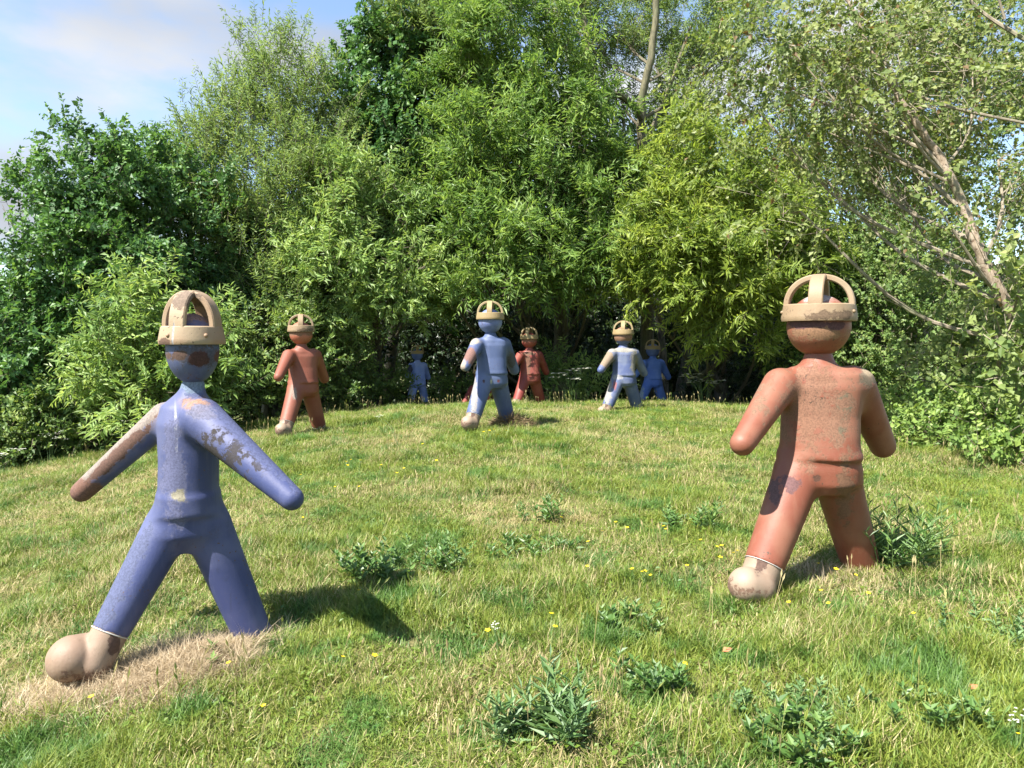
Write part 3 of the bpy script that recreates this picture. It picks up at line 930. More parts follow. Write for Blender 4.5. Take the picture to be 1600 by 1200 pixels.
def paint_material(name, base, pale, dark, patches=(), fleck=.5, seed=0.0, streak=None, rough=.46, tone=.64):
    """weathered gloss paint. patches: (centre, radii, colour, noise scale, raggedness) in the figure's own frame"""
    dim = lambda q: tuple(x * tone for x in q)
    base, pale, dark = dim(base), dim(pale), dim(dark)
    patches = [(p_[0], p_[1], dim(p_[2])) + tuple(p_[3:]) for p_ in patches]
    t = NT(name)
    v = t.scalev(t.obj(), 1, 1, 1, (seed, seed * 1.7, seed * .3))
    vo = t.obj()
    big = t.noise(v, 3.2, 3, .55)
    c = t.mixc(t.ramp(big, .40, .68), base, pale)
    vert = t.noise(t.scalev(v, 16, 16, 1.3), 1.0, 4, .6)
    c = t.mixc(t.math('MULTIPLY', t.ramp(vert, .52, .72), .40), c, pale)
    grime = t.noise(v, 5.5, 6, .68)
    c = t.mixc(t.math('MULTIPLY', t.ramp(grime, .56, .72), .42), c, dark)
    drip = t.noise(t.scalev(v, 30, 30, 1.1), 1.0, 5, .7)
    c = t.mixc(t.math('MULTIPLY', t.ramp(drip, .60, .68), .30), c, dark)
    c = t.mixc(t.math('MULTIPLY', t.ramp(drip, .40, .33), .28), c, pale)
    grain = t.noise(v, 95, 4, .75)
    bloom = t.noise(v, 2.4, 4, .6)
    c = t.mixc(t.math('MULTIPLY', t.ramp(t.math('ADD', grain, t.math('MULTIPLY', t.math('SUBTRACT', bloom, .5), .7)), .55, .62), .10), c, tuple(.5 * p_ + .5 * q_ for p_, q_ in zip(pale, (.16, .12, .07))))
    ragged = t.noise(v, 17, 10, .74)
    rag2 = t.noise(v, 6, 4, .6)
    rust_total = None
    for pt in patches:
        ctr, rad, col, amt = pt[:4]
        nd = t.n('ShaderNodeMapping', {'Vector': vo}, vector_type='TEXTURE')
        nd.inputs['Location'].default_value = ctr
        nd.inputs['Scale'].default_value = rad
        nd.inputs['Rotation'].default_value = pt[4] if len(pt) > 4 else (0, 0, 0)
        d = t.n('ShaderNodeVectorMath', {0: nd.outputs[0]}, operation='LENGTH').outputs['Value']
        e = t.math('ADD', d, t.math('MULTIPLY', t.math('SUBTRACT', ragged, .5), 2.7 * amt))
        e = t.math('ADD', e, t.math('MULTIPLY', t.math('SUBTRACT', rag2, .5), 1.5 * amt))
        f = t.math('MULTIPLY', t.ramp(e, 1.03, .93), .92)
        halo = t.math('MULTIPLY', t.ramp(e, 1.45, .9), .30)
        colv = t.mixc(t.ramp(grain, .38, .64), col, tuple(x * .60 for x in col))
        c = t.mixc(halo, c, col)
        c = t.mixc(f, c, colv)
        rust_total = f if rust_total is None else t.math('MAXIMUM', rust_total, f)
    fl = t.noise(v, 62, 3, .6)
    zone = t.noise(v, 4.1, 2, .5)
    ff = t.ramp(t.math('ADD', fl, t.math('MULTIPLY', t.math('SUBTRACT', zone, .5), .55)), .72 - .06 * fleck, .76 - .06 * fleck)
    c = t.mixc(ff, c, (.07, .04, .025))
    rg = t.math('ADD', rough, t.math('MULTIPLY', grime, .22))
    if rust_total is not None:
        rg = t.math('ADD', rg, t.math('MULTIPLY', rust_total, .30))
    hgt = t.math('ADD', t.math('MULTIPLY', ragged, .3), t.math('MULTIPLY', grain, .35))
    if rust_total is not None:
        hgt = t.math('SUBTRACT', hgt, t.math('MULTIPLY', rust_total, .6))
    p = t.n('ShaderNodeBsdfPrincipled', {'Base Color': c, 'Roughness': rg, 'Specular IOR Level': .4, 'Normal': t.bump(hgt, .45, .007)})
    return t.surf(p.outputs[0])


TAN = (.37, .255, .15)
TAN2 = (.45, .345, .22)
PINKTAN = (.52, .33, .22)
RUST = (.20, .085, .050)
RUSTL = (.20, .105, .07)
LICH = (.20, .165, .105)

# --- the near terracotta figure, also the pattern of the ones further off
fr = Fig(1275, 905, 4.5)
k, kx = fr.k, fr.kx
J = fr.J


def zof(py):
    return J(1275, py)[2]


A_L0, A_L1 = J(1219, 602, -.02), J(1160, 693, -.34)
A_R0, A_R1 = J(1338, 602, 0), J(1379, 696, .22)
HIP_L, HIP_R = J(1246, 742, -.02), J(1306, 742, .02)
ANK_L, ANK_R = J(1194, 882, -.22), J(1345, 884, .20)


def body_red(P):
    t = column(P, [(zof(574), .005, 0, 50 * kx, .10), (zof(584), .0, 0, 66 * kx, .13), (zof(604), 0, 0, 68 * kx, .15), (zof(650), 0, 0, 63 * kx, .155), (zof(690), 0, -.01, 63.5 * kx, .165), (zof(713), 0, -.01, 67 * kx, .175)], 2.4)
    t = smin(t, cone(P, J(1279, 545), J(1278, 576), 19 * kx, 30 * kx), .06)
    arm = np.minimum(cone(P, A_L0, A_L1, 27 * k, 18 * k), cone(P, A_R0, A_R1, 28 * k, 20.5 * k))
    t = smin(t, arm, .06)
    hip = column(P, [(zof(708), 0, 0, 64 * kx, .165), (zof(730), 0, 0, 67 * kx, .17), (zof(752), 0, 0, 66 * kx, .165), (zof(768), 0, 0, 45 * kx, .13)], 2.3)
    eL = ANK_L + (ANK_L - HIP_L) * .001
    legL = cone(P, HIP_L, eL, 36 * k, 29.5 * k, True)
    legR = cone(P, HIP_R, ANK_R, 36 * k, 29.5 * k, True)
    hip = smin(hip, legL, .05)
    hip = smin(hip, legR, .05)
    return smin(t, hip, .03)


H_C = J(1279, 510)
Vb, Qb = field(body_red, tuple(np.min([A_L0, A_L1, A_R0, A_R1, ANK_L, ANK_R], 0) - .2), tuple(np.array([*(np.max([A_L0, A_L1, A_R0, A_R1, ANK_L, ANK_R], 0)[:2] + .2), H_C[2] - .10])), .0125)
mesh_body_red = np_mesh('body', Vb, Qb, 4, [], True)
ax_L = (ANK_L - HIP_L) / np.linalg.norm(ANK_L - HIP_L)
ax_R = (ANK_R - HIP_R) / np.linalg.norm(ANK_R - HIP_R)
BALL = J(1166, 914, -.34)


def boot_red(P):
    a = cone(P, ANK_L - ax_L * .05, ANK_L + ax_L * .16, 28.3 * k, 27 * k)
    b = cone(P, BALL, BALL + np.array([.06, .05, -.02]), 26.5 * k, 26.5 * k)
    return smin(a, b, .012)


def field_boot(fn, c, r, h=.008):
    return field(fn, tuple(np.array(c) - r), tuple(np.array(c) + r), h)


Vq, Qq = field_boot(boot_red, (BALL + ANK_L) / 2, .34)
mesh_boot_red = np_mesh('boot', Vq, Qq, 4, [], True)
Vq, Qq = field_boot(lambda P: cone(P, ANK_R - ax_R * .05, ANK_R + ax_R * .2, 28.3 * k, 26 * k), ANK_R + ax_R * .08, .30, .011)
mesh_boot2_red = np_mesh('boot', Vq, Qq, 4, [], True)


def torus(c, axis, Rr, r, seg=40):
    ax = np.asarray(axis) / np.linalg.norm(axis)
    a = np.cross(ax, [.2, .9, .1]); a /= np.linalg.norm(a)
    b = np.cross(ax, a)
    th = np.linspace(0, 2 * math.pi, seg + 1)
    pts = np.asarray(c) + Rr * (np.cos(th)[:, None] * a + np.sin(th)[:, None] * b)
    g = Geo()
    g.tube(pts, r, 6, cap=False)
    return g


mesh_rings_red = [torus(ANK_L, ax_L, 29.2 * k, .0026).mesh('ankle_ring'), torus(ANK_R, ax_R, 29.2 * k, .0026).mesh('ankle_ring')]


def ball_mesh(name, c, rx, ry, rz, squash_bottom=1.0):
    g = Geo()
    nu, nv = 40, 26
    V = []
    for i_ in range(nv + 1):
        ph = math.pi * i_ / nv
        for j in range(nu):
            a = 2 * math.pi * j / nu
            z = math.cos(ph)
            V.append((c[0] + rx * math.sin(ph) * math.cos(a), c[1] + ry * math.sin(ph) * math.sin(a), c[2] + rz * z * (squash_bottom if z < 0 else 1)))
    f = []
    for i_ in range(nv):
        for j in range(nu):
            a, b = i_ * nu + j, i_ * nu + (j + 1) % nu
            f += [(a, a + nu, b + nu), (a, b + nu, b)]
    g.add(V, f)
    return g.mesh(name)


mesh_head_red = ball_mesh('head', H_C, 51 * kx, 51 * kx, 49 * k, .95)
HB = zof(502)
band, arches = helmet_geo(0, 59 * kx, 57 * kx, 26 * k, 46.5 * k, .034, .082)
mesh_band_red = band.mesh('helmet', smooth=False)
mesh_arch_red = [a.mesh('helmet_arch', smooth=False) for a in arches]
TOP_RED = np.array([H_C[0], H_C[1], HB + 26 * k + 46.5 * k])


def shade_auto(me, ang=35):
    bm_ = me
    bm_.polygons.foreach_set('use_smooth', np.ones(len(bm_.polygons), dtype=bool))
    try:
        bm_.set_sharp_from_angle(angle=R(ang))
    except Exception:
        pass


for me in [mesh_band_red] + mesh_arch_red:
    shade_auto(me)


def paint(o, mat):
    if not o.data.materials:
        o.data.materials.append(None)
    o.material_slots[0].link = 'OBJECT'
    o.material_slots[0].material = mat
    return o


def build_figure(label, loc, rz, scale, meshes, mats, head_c, band_z, helm_rot, group, bolts=()):
    root = empty('walking_statue', loc, label, 'statue', group, rz)
    root.scale = (scale,) * 3
    body, head, bandm, archm, boots, rings = meshes
    paint(link('body', body, root), mats['body'])
    paint(link('head', head, root), mats['head'])
    hb_ = paint(link('helmet', bandm, root), mats['helmet'])
    hb_.location = (head_c[0], head_c[1], band_z)
    hb_.rotation_euler = (0, 0, helm_rot)
    for a in archm:
        paint(link('helmet_arch', a, hb_), mats['helmet'])
    for (bx, by, bz) in bolts:
        o_ = paint(link('bolt', bolt_mesh, hb_), mats['helmet'])
        o_.location = (bx, by, bz)
    for b in boots:
        paint(link('boot', b, root), mats['boot'])
    for r_ in rings:
        paint(link('ankle_ring', r_, root), M['white_metal'])
    return root


RED, RED_P, RED_D = (.285, .088, .050), (.345, .145, .088), (.17, .066, .040)
BLU, BLU_P, BLU_D = (.105, .135, .36), (.23, .27, .50), (.07, .08, .16)

helm_mats = [paint_material('tan_helmet_paint', TAN, TAN2, (.25, .165, .10), [((.1, -.2, .03), (.12, .1, .03), (.20, .13, .08), 1.4)], .5, 1.3, rough=.5),
             paint_material('peach_helmet_paint', (.41, .255, .155), (.46, .345, .22), (.25, .155, .10), [((-.01, -.15, .05), (.006, .1, .06), (.55, .53, .52), .12), ((-.06, -.15, .01), (.04, .1, .02), (.16, .09, .06), 1.2), ((.0, .0, .22), (.06, .2, .04), (.26, .19, .14), 1.2)], .7, 4.3, rough=.5),
             paint_material('yellow_tan_helmet_paint', (.40, .285, .135), (.46, .36, .20), (.24, .155, .085), [], .5, 2.3, rough=.5)]
bright_helm = paint_material('brightened_ochre_helmet_paint', (.44, .31, .14), (.48, .37, .20), (.30, .2, .11), [], .3, 7.7, tone=1.0)  # lighter helmet colour, painted brighter to offset the canopy shade
boot_mat = paint_material('tan_boot_paint', (.335, .225, .155), (.40, .30, .215), (.22, .145, .095), [((-.30, -.4, .2), (.03, .3, .05), (.14, .08, .06), .9), ((-.42, -.45, .05), (.12, .3, .05), (.26, .15, .10), 1.9)], .4, 6.1, tone=.66, rough=.5)


def Jl(px, py, v=-.15):
    return tuple(float(x) for x in J(px, py, v))


m_near_red = dict(
    body=paint_material('terracotta_paint', RED, RED_P, RED_D, [
        (Jl(1318, 630, -.15), (.055, .2, .075), LICH, .8), (Jl(1280, 632, -.15), (.024, .2, .035), LICH, .5), (Jl(1310, 660, -.15), (.05, .2, .13), LICH, 1.35),
        (Jl(1352, 590, -.06), (.055, .16, .05), (.22, .175, .115), .9), (Jl(1356, 580, -.02), (.045, .16, .03), TAN2, .5),
        (Jl(1168, 690, -.1), (.055, .2, .10), (.13, .07, .055), .8), (Jl(1160, 676, -.2), (.022, .1, .06), (.46, .18, .14), .6),
        (Jl(1190, 640, -.1), (.05, .2, .12), (.30, .175, .11), 1.5), (Jl(1275, 640, -.15), (.17, .2, .25), (.34, .17, .105), 2.4),
        (Jl(1320, 770, -.1), (.05, .3, .2), (.27, .14, .08), 1.4), (Jl(1208, 770, -.2), (.035, .3, .07), (.16, .09, .09), 1.5),
        (Jl(1276, 749, -.2), (.025, .3, .025), (.17, .08, .05), 1.2), (Jl(1235, 755, -.2), (.05, .3, .04), (.20, .10, .10), 1.6)], .35, .7),
    head=paint_material('rusted_terracotta_head', RED, RED_P, RED_D, [
        (tuple(H_C + np.array([0, -.2, -.035])), (.17, .2, .05), (.40, .22, .12), 1.2), (tuple(H_C + np.array([-.08, -.18, .012])), (.12, .2, .026), (.13, .055, .06), .8),
        (tuple(H_C + np.array([.10, -.15, .0])), (.05, .2, .03), (.13, .055, .06), .7), (tuple(H_C + np.array([0, 0, .19])), (.09, .3, .05), (.60, .52, .48), .8)], .6, 3.7, rough=.45),
    helmet=helm_mats[0], boot=boot_mat)
bolt_mesh = ball_mesh('bolt', (0, 0, 0), .011, .011, .011)
set_red = (mesh_body_red, mesh_head_red, mesh_band_red, mesh_arch_red, [mesh_boot_red, mesh_boot2_red], mesh_rings_red)
GF = 'walking statues in cage helmets'
build_figure('near terracotta statue with a lichen-stained chest and tan cage helmet, at the right', fr.O, -fr.a, 1.0, set_red, m_near_red, H_C, HB, R(-6), GF, [(59 * kx * math.sin(q), -59 * kx * math.cos(q), .055) for q in (-1.25, 1.2)])


def place(label, top_px, top_py, d, mats, turn=0.0, scale=1.0, helm=R(-6)):
    T = W(top_px, top_py, d)
    a = math.atan2(T.x, T.y)
    rz = -a + turn
    c, s_ = math.cos(rz), math.sin(rz)
    x, y = TOP_RED[0] * scale, TOP_RED[1] * scale
    loc = Vector((T.x - (x * c - y * s_), T.y - (x * s_ + y * c), T.z - TOP_RED[2] * scale))
    return build_figure(label, loc, rz, scale, set_red, mats, H_C, HB, helm, GF)


hl = lambda dx, dz: tuple(H_C + np.array([dx, -.12, dz]))
m_red_far = dict(body=paint_material('salmon_paint', (.31, .095, .058), (.34, .12, .075), (.24, .08, .05), [(Jl(1235, 760, -.2), (.03, .2, .10), (.48, .36, .30), 1.1)], .1, 11.0),
                 head=paint_material('flaked_salmon_head', (.50, .155, .09), (.54, .2, .13), RED_D, [(tuple(H_C + np.array([0, 0, .01])), (.4, .4, .045), (.33, .17, .10), .9)], .5, 12.0),
                 helmet=helm_mats[0], boot=boot_mat)
place('pale terracotta statue with a clean chest, standing on the left of the crest', 470, 491, 12.0, m_red_far, R(4))
m_blue_c = dict(body=paint_material('cornflower_paint', (.095, .135, .275), (.145, .19, .34), (.065, .085, .18), [
        (tuple(A_L1 * .62 + A_L0 * .38 + np.array([0, -.03, 0])), (.10, .14, .24), (.30, .155, .115), .5), (tuple(A_L1 + np.array([-.04, -.02, .02])), (.05, .2, .10), (.52, .42, .32), .6),
        (Jl(1200, 588, -.05), (.10, .2, .05), (.48, .42, .35), .8), (Jl(1370, 665, -.05), (.07, .2, .15), (.13, .13, .14), .7),
        (Jl(1198, 800, -.2), (.045, .3, .35), (.42, .39, .38), .9), (Jl(1242, 748, -.2), (.022, .2, .028), (.10, .06, .07), .8), (Jl(1306, 748, -.2), (.026, .2, .028), (.22, .07, .08), .7),
        (Jl(1275, 750, -.2), (.016, .2, .04), (.60, .58, .42), .8)], .1, 21.0),
    head=paint_material('peeling_blue_head', (.14, .18, .40), (.24, .30, .54), (.12, .14, .26), [(hl(-.03, .03), (.14, .3, .05), (.24, .28, .46), 1.0)], .6, 22.0), helmet=helm_mats[2], boot=boot_mat)
place('blue statue in the centre of the crest with a pinkish rusted arm', 766, 470, 11.3, m_blue_c, R(2))
m_red_mid = dict(body=paint_material('crimson_paint', (.30, .055, .044), (.34, .095, .07), (.19, .045, .034), [(Jl(1270, 650, -.15), (.06, .2, .25), (.28, .14, .09), 1.2), (Jl(1275, 590, -.12), (.15, .2, .03), (.30, .17, .11), 1.0)], .3, 31.0),
                 head=paint_material('crimson_head', (.36, .07, .055), (.44, .14, .10), RED_D, [(hl(0, .01), (.3, .3, .05), (.33, .16, .10), 1.1)], .6, 32.0), helmet=helm_mats[2], boot=boot_mat)
place('deeper red statue just behind and right of the centre blue one', 827, 511, 17.4, m_red_mid, R(-2), 1.0, R(-14))
m_blue_w = dict(body=paint_material('faded_blue_paint', (.095, .13, .29), (.20, .235, .35), (.065, .085, .19), [
        (tuple(A_L0 * .5 + A_L1 * .5), (.14, .2, .28), (.38, .28, .18), .45), (Jl(1345, 650, -.15), (.07, .2, .22), (.33, .31, .25), 1.4), (Jl(1265, 582, -.1), (.30, .2, .045), (.46, .43, .37), .7),
        (Jl(1195, 800, -.2), (.075, .3, .30), (.42, .40, .37), .8), (Jl(1235, 770, -.2), (.035, .2, .10), (.42, .16, .17), .9), (Jl(1250, 728, -.2), (.12, .2, .05), (.46, .46, .49), .7)], .2, 41.0),
    head=paint_material('rusted_brown_head', (.30, .16, .10), (.42, .26, .17), (.13, .08, .06), [(hl(0, -.15), (.3, .3, .05), (.15, .20, .40), .5)], .7, 42.0), helmet=helm_mats[2], boot=boot_mat)
place('blue and white weathered statue with a rusty brown head, right of centre', 974, 501, 15.0, m_blue_w, R(-6), 1.0, R(4))
m_blue_s = dict(body=paint_material('brightened_deep_blue_paint', (.10, .19, .58), (.16, .26, .64), (.07, .11, .32), [(Jl(1200, 840, -.2), (.07, .3, .22), (.42, .50, .58), .9)], .1, 51.0, tone=1.25),  # tone raised: light put into the paint of a statue in shade
                head=paint_material('brightened_blue_head', (.10, .15, .36), (.15, .20, .42), (.07, .09, .16), [], .6, 52.0, tone=1.2), helmet=bright_helm, boot=boot_mat)  # head colour likewise brightened against the shade
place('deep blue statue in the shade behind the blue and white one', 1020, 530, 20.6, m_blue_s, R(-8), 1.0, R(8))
m_blue_t = dict(body=paint_material('brightened_far_blue_paint', (.20, .28, .62), (.28, .35, .66), (.10, .13, .30), [(tuple(A_L0 * .5 + A_L1 * .5), (.12, .2, .28), (.05, .045, .06), .4), (Jl(1200, 830, -.2), (.06, .3, .2), (.40, .46, .52), .9)], .1, 61.0, tone=1.3),  # brightened paint makes up for the deep shade it stands in
                head=m_blue_s['head'], helmet=bright_helm, boot=boot_mat)
place('smallest blue statue furthest back in the shade, left of the centre', 652, 539, 20.6, m_blue_t, R(6), .87)
m_red_dark = dict(body=paint_material('dark_red_paint', (.26, .05, .045), (.32, .08, .06), (.15, .04, .035), [], .3, 71.0), head=m_red_mid['head'], helmet=helm_mats[2], boot=boot_mat)
place('dark red statue half hidden behind the centre blue one, low on the far slope', 752, 566, 18.4, m_red_dark, R(-4), 1.0)

# --- the near blue figure: longer stride, arms flung out
fb = Fig(285, 1022, 3.83)
kb, kbx = fb.k, fb.kx
Jb = fb.J
zb = lambda py: Jb(290, py)[2]
xb = lambda px: Jb(px, 700)[0]
BA0, BA1 = Jb(258, 652, .10), Jb(128, 768, .16)
BB0, BB1 = Jb(316, 655, -.12), Jb(456, 779, -.42)
BHL, BHR = Jb(263, 822, -.02), Jb(324, 822, .03)
BAL, BAR = Jb(172, 988, -.30), Jb(396, 992, .10)


def body_blue(P):
    t = column(P, [(zb(604), xb(303), 0, 16 * kbx, .06), (zb(616), xb(300), 0, 24 * kbx, .10), (zb(634), xb(297), 0, 44 * kbx, .15), (zb(660), xb(294), 0, 49 * kbx, .18), (zb(720), xb(295), 0, 49 * kbx, .185), (zb(770), xb(293), 0, 49.5 * kbx, .185), (zb(794), xb(293), 0, 49.5 * kbx, .183)], 2.3)
    t = smin(t, cone(P, Jb(302, 590), Jb(302, 614), 16.5 * kbx, 17 * kbx), .04)
    t = smin(t, cone(P, BA0, BA1, 24 * kb, 17 * kb), .05)
    t = smin(t, cone(P, BB0, BB1, 32 * kb, 17 * kb), .05)
    hip = column(P, [(zb(776), xb(293), 0, 46 * kbx, .17), (zb(800), xb(293), 0, 52 * kbx, .18), (zb(830), xb(291), 0, 55 * kbx, .175), (zb(858), xb(286), 0, 36 * kbx, .11)], 2.3)
    hip = smin(hip, cone(P, BHL, BAL, 36 * kb, 26.5 * kb, True), .045)
    hip = smin(hip, cone(P, BHR, BAR, 37 * kb, 29 * kb, True), .045)
    return smin(t, hip, .06)


Vb, Qb = field(body_blue, tuple(np.min([BA0, BA1, BB0, BB1, BAL, BAR], 0) - .2), tuple(np.array([*(np.max([BA0, BA1, BB0, BB1, BAL, BAR], 0)[:2] + .2), zb(592)])), .0115)
mesh_body_blue = np_mesh('body', Vb, Qb, 4, [], True)
bxL = (BAL - BHL) / np.linalg.norm(BAL - BHL)
bxR = (BAR - BHR) / np.linalg.norm(BAR - BHR)
BBALL = Jb(112, 1029, -.40)


def boot_blue(P):
    a = cone(P, BAL - bxL * .05, BAL + bxL * .15, 26 * kb, 25.5 * kb)
    b = cone(P, BBALL, BBALL + np.array([.09, .06, -.01]), 33 * kb, 30 * kb)
    return smin(a, b, .014)


Vq, Qq = field_boot(boot_blue, (BBALL + BAL) / 2, .36)
mesh_boot_b = np_mesh('boot', Vq, Qq, 4, [], True)
Vq, Qq = field_boot(lambda P: cone(P, BAR - bxR * .05, BAR + bxR * .2, 29 * kb, 27 * kb), BAR + bxR * .08, .30, .011)
mesh_boot_b2 = np_mesh('boot', Vq, Qq, 4, [], True)
rings_b = [torus(BAL, bxL, 26.8 * kb, .003).mesh('ankle_ring'), torus(BAR, bxR, 29.4 * kb, .003).mesh('ankle_ring')]
HBC = Jb(301, 545)
mesh_head_b = ball_mesh('head', HBC, 43 * kbx, 47 * kbx, 55 * kb, 1.0)
band, arches = helmet_geo(0, 52.5 * kbx, 49.5 * kbx, 28 * kb, 55 * kb, .030, .085, 1.0)
mesh_band_b = band.mesh('helmet', smooth=False)
mesh_arch_b = [a.mesh('helmet_arch', smooth=False) for a in arches]
for me in [mesh_band_b] + mesh_arch_b:
    shade_auto(me)


def Jc(px, py, v=-.15):
    return tuple(float(x) for x in Jb(px, py, v))


ROT_A = tuple(Vector(BA1 - BA0).to_track_quat('Z', 'Y').to_euler())
ROT_B = tuple(Vector(BB1 - BB0).to_track_quat('Z', 'Y').to_euler())
ROT_L = tuple(Vector(BAL - BHL).to_track_quat('Z', 'Y').to_euler())
m_near_blue = dict(
    body=paint_material('violet_blue_paint', (.058, .076, .205), (.125, .142, .285), (.036, .042, .085), [
        (tuple((BA0 + BA1) / 2 + np.array([-.05, -.04, .062])), (.10, .085, .42), (.36, .30, .25), .55, ROT_A),
        (tuple(BA0 * .48 + BA1 * .52 + np.array([-.015, -.07, .022])), (.08, .032, .27), (.17, .085, .06), .9, ROT_A),
        (tuple(BA1 + np.array([.01, -.03, .0])), (.11, .2, .08), (.24, .12, .085), .5),
        (Jc(308, 632, -.15), (.075, .25, .034), (.42, .24, .15), .6), (Jc(318, 642, -.2), (.09, .3, .04), (.22, .22, .32), 1.0),
        (tuple(BB0 * .82 + BB1 * .18 + np.array([-.04, -.05, -.06])), (.045, .08, .08), (.055, .042, .035), 1.3, ROT_B),
        (tuple(BB0 * .6 + BB1 * .4 + np.array([-.01, -.05, -.02])), (.04, .08, .15), (.06, .05, .048), 2.4, ROT_B),
        (tuple(BB0 * .55 + BB1 * .45 + np.array([.02, 0, .07])), (.05, .12, .42), (.12, .14, .28), 1.0, ROT_B),  # pale highlight painted along the top of the forward arm
        (Jc(275, 676, -.2), (.007, .3, .13), (.50, .50, .54), .12), (Jc(300, 600, -.1), (.07, .3, .045), (.22, .29, .40), .8),
        (Jc(272, 745, -.2), (.05, .3, .24), (.17, .18, .32), 1.3), (Jc(279, 776, -.2), (.035, .3, .03), (.40, .36, .25), 1.1),
        (tuple(BHL * .45 + BAL * .55 + np.array([-.05, -.05, 0])), (.05, .2, .34), (.13, .15, .27), .9, ROT_L)], .15, 5.2),
    head=paint_material('rusted_blue_head', (.07, .09, .21), (.15, .18, .32), (.055, .065, .10), [
        (tuple(HBC + np.array([0, -.1, -.03])), (.14, .2, .05), (.11, .11, .15), 1.5), (tuple(HBC + np.array([.022, -.12, -.05])), (.048, .2, .036), (.09, .034, .026), .6), (tuple(HBC + np.array([-.075, -.1, -.03])), (.045, .2, .024), (.15, .085, .06), 1.2), (tuple(HBC + np.array([.125, -.05, -.04])), (.025, .2, .035), (.15, .055, .04), .5),
        (tuple(HBC + np.array([0, 0, .21])), (.3, .3, .08), (.42, .26, .21), .5)], .8, 8.4),
    helmet=helm_mats[1], boot=boot_mat)
build_figure('near blue statue striding with arms flung out on the left, rust on one arm', fb.O, -fb.a, 1.0,
             (mesh_body_blue, mesh_head_b, mesh_band_b, mesh_arch_b, [mesh_boot_b, mesh_boot_b2], rings_b), m_near_blue, HBC, zb(538), R(-32), GF, [(52 * kbx * math.sin(q), -52 * kbx * math.cos(q), .045) for q in (-.25, .95)])


# ------------------------------------------------------------------ grass
def grass_clump(seed, n, rad, h0, h1, lean, w, curl=.5):
    r = np.random.default_rng(seed)
    a = r.uniform(0, 2 * math.pi, n)
    q = rad * np.sqrt(r.random(n))
    base = np.stack([q * np.cos(a), q * np.sin(a), np.full(n, -.015)], 1)
    az = r.uniform(0, 2 * math.pi, n)
    hd = np.stack([np.cos(az), np.sin(az), np.zeros(n)], 1)
    ln = r.uniform(h0, h1, n)
    le = np.abs(r.normal(lean, lean * .5, n))
    up = np.array([0, 0, 1.0])
    d0 = nrm(hd * le[:, None] * .6 + up)
    p1 = base + d0 * (ln * .5)[:, None]
    d1 = nrm(hd * (le + curl * r.uniform(.3, 1.6, n))[:, None] + up)
    p2 = p1 + d1 * (ln * .5)[:, None]
    sd = np.stack([-np.sin(az), np.cos(az), np.zeros(n)], 1)
    ww = (w * r.uniform(.6, 1.3, n))[:, None]
    V = np.stack([base - sd * ww * .5, base + sd * ww * .5, p1 + sd * ww * .42, p1 - sd * ww * .42, p2], 1)
    b = np.arange(n)[:, None] * 5
    f = np.concatenate([b + [[0, 1, 2]], b + [[0, 2, 3]], b + [[3, 2, 4]]], 1).reshape(-1, 3)
    rr = r.random(n)
    hv = np.tile([0, 0, .5, .5, 1.0], n)
    return V.reshape(-1, 3), f, np.repeat(rr, 5), hv


def clump_object(name, parts, mat):
    Vs, fs, rs, hs, o = [], [], [], [], 0
    for V_, f_, r_, h_ in parts:
        Vs.append(V_); fs.append(f_ + o); rs.append(r_); hs.append(h_); o += len(V_)
    me = np_mesh(name, np.vstack(Vs), np.vstack(fs), 3, [mat], False, vattr={'leaf_rand': np.concatenate(rs), 'height': np.concatenate(hs)})
    return bpy.data.objects.new(name, me)      # not linked to the scene: only the geometry nodes read it


def herb_clump(seed, n, rad, L_, W_):
    r = np.random.default_rng(seed)
    a = r.uniform(0, 2 * math.pi, n)
    q = rad * np.sqrt(r.random(n))
    base = np.stack([q * np.cos(a), q * np.sin(a), r.uniform(.01, .06, n)], 1)
    az = r.uniform(0, 2 * math.pi, n)
    d = nrm(np.stack([np.cos(az), np.sin(az), r.uniform(.1, .9, n)], 1))
    Ln = L_ * r.uniform(.6, 1.2, n)
    V = leaf_arrays(base, d, np.tile([0., 0, 1], (n, 1)) + r.standard_normal((n, 3)) * .3, Ln, Ln * W_ / L_, .12)
    b = np.arange(n)[:, None] * 4
    f = np.concatenate([b + [[0, 1, 2]], b + [[0, 2, 3]]], 1).reshape(-1, 3)
    return V.reshape(-1, 3), f, np.repeat(r.random(n) * .3, 4), np.full(4 * n, 1.0)


def seed_clump(seed, n, rad, h0, h1):
    """tall flowering stalks with a narrow seed head"""
    r = np.random.default_rng(seed)
    Vs, fs, rs, hs, o = [], [], [], [], 0
    for _ in range(n):
        a, q = r.uniform(0, 6.28), rad * r.random() ** .5
        az, le, h = r.uniform(0, 6.28), r.uniform(.05, .35), r.uniform(h0, h1)
        b = np.array([q * math.cos(a), q * math.sin(a), 0])
        hd = np.array([math.cos(az), math.sin(az), 0])
        p1 = b + hd * le * h * .4 + np.array([0, 0, h * .8])
        p2 = p1 + hd * le * h * .25 + np.array([0, 0, h * .2])
        for ang in (0, 1.57):
            s_ = np.array([math.cos(az + ang), math.sin(az + ang), 0])
            Vs.append(np.array([b - s_ * .0012, b + s_ * .0012, p1 + s_ * .001, p1 - s_ * .001, p1 + (p2 - p1) * .4 + s_ * .0055, p2, p1 + (p2 - p1) * .4 - s_ * .0055]))
            fs.append(np.array([[0, 1, 2], [0, 2, 3], [3, 2, 4], [3, 4, 6], [6, 4, 5]]) + o)
            rs.append(np.full(7, .75 + .25 * r.random())); hs.append(np.array([.3, .3, 1, 1, 1, 1, 1])); o += 7
    return np.vstack(Vs), np.vstack(fs), np.concatenate(rs), np.concatenate(hs)


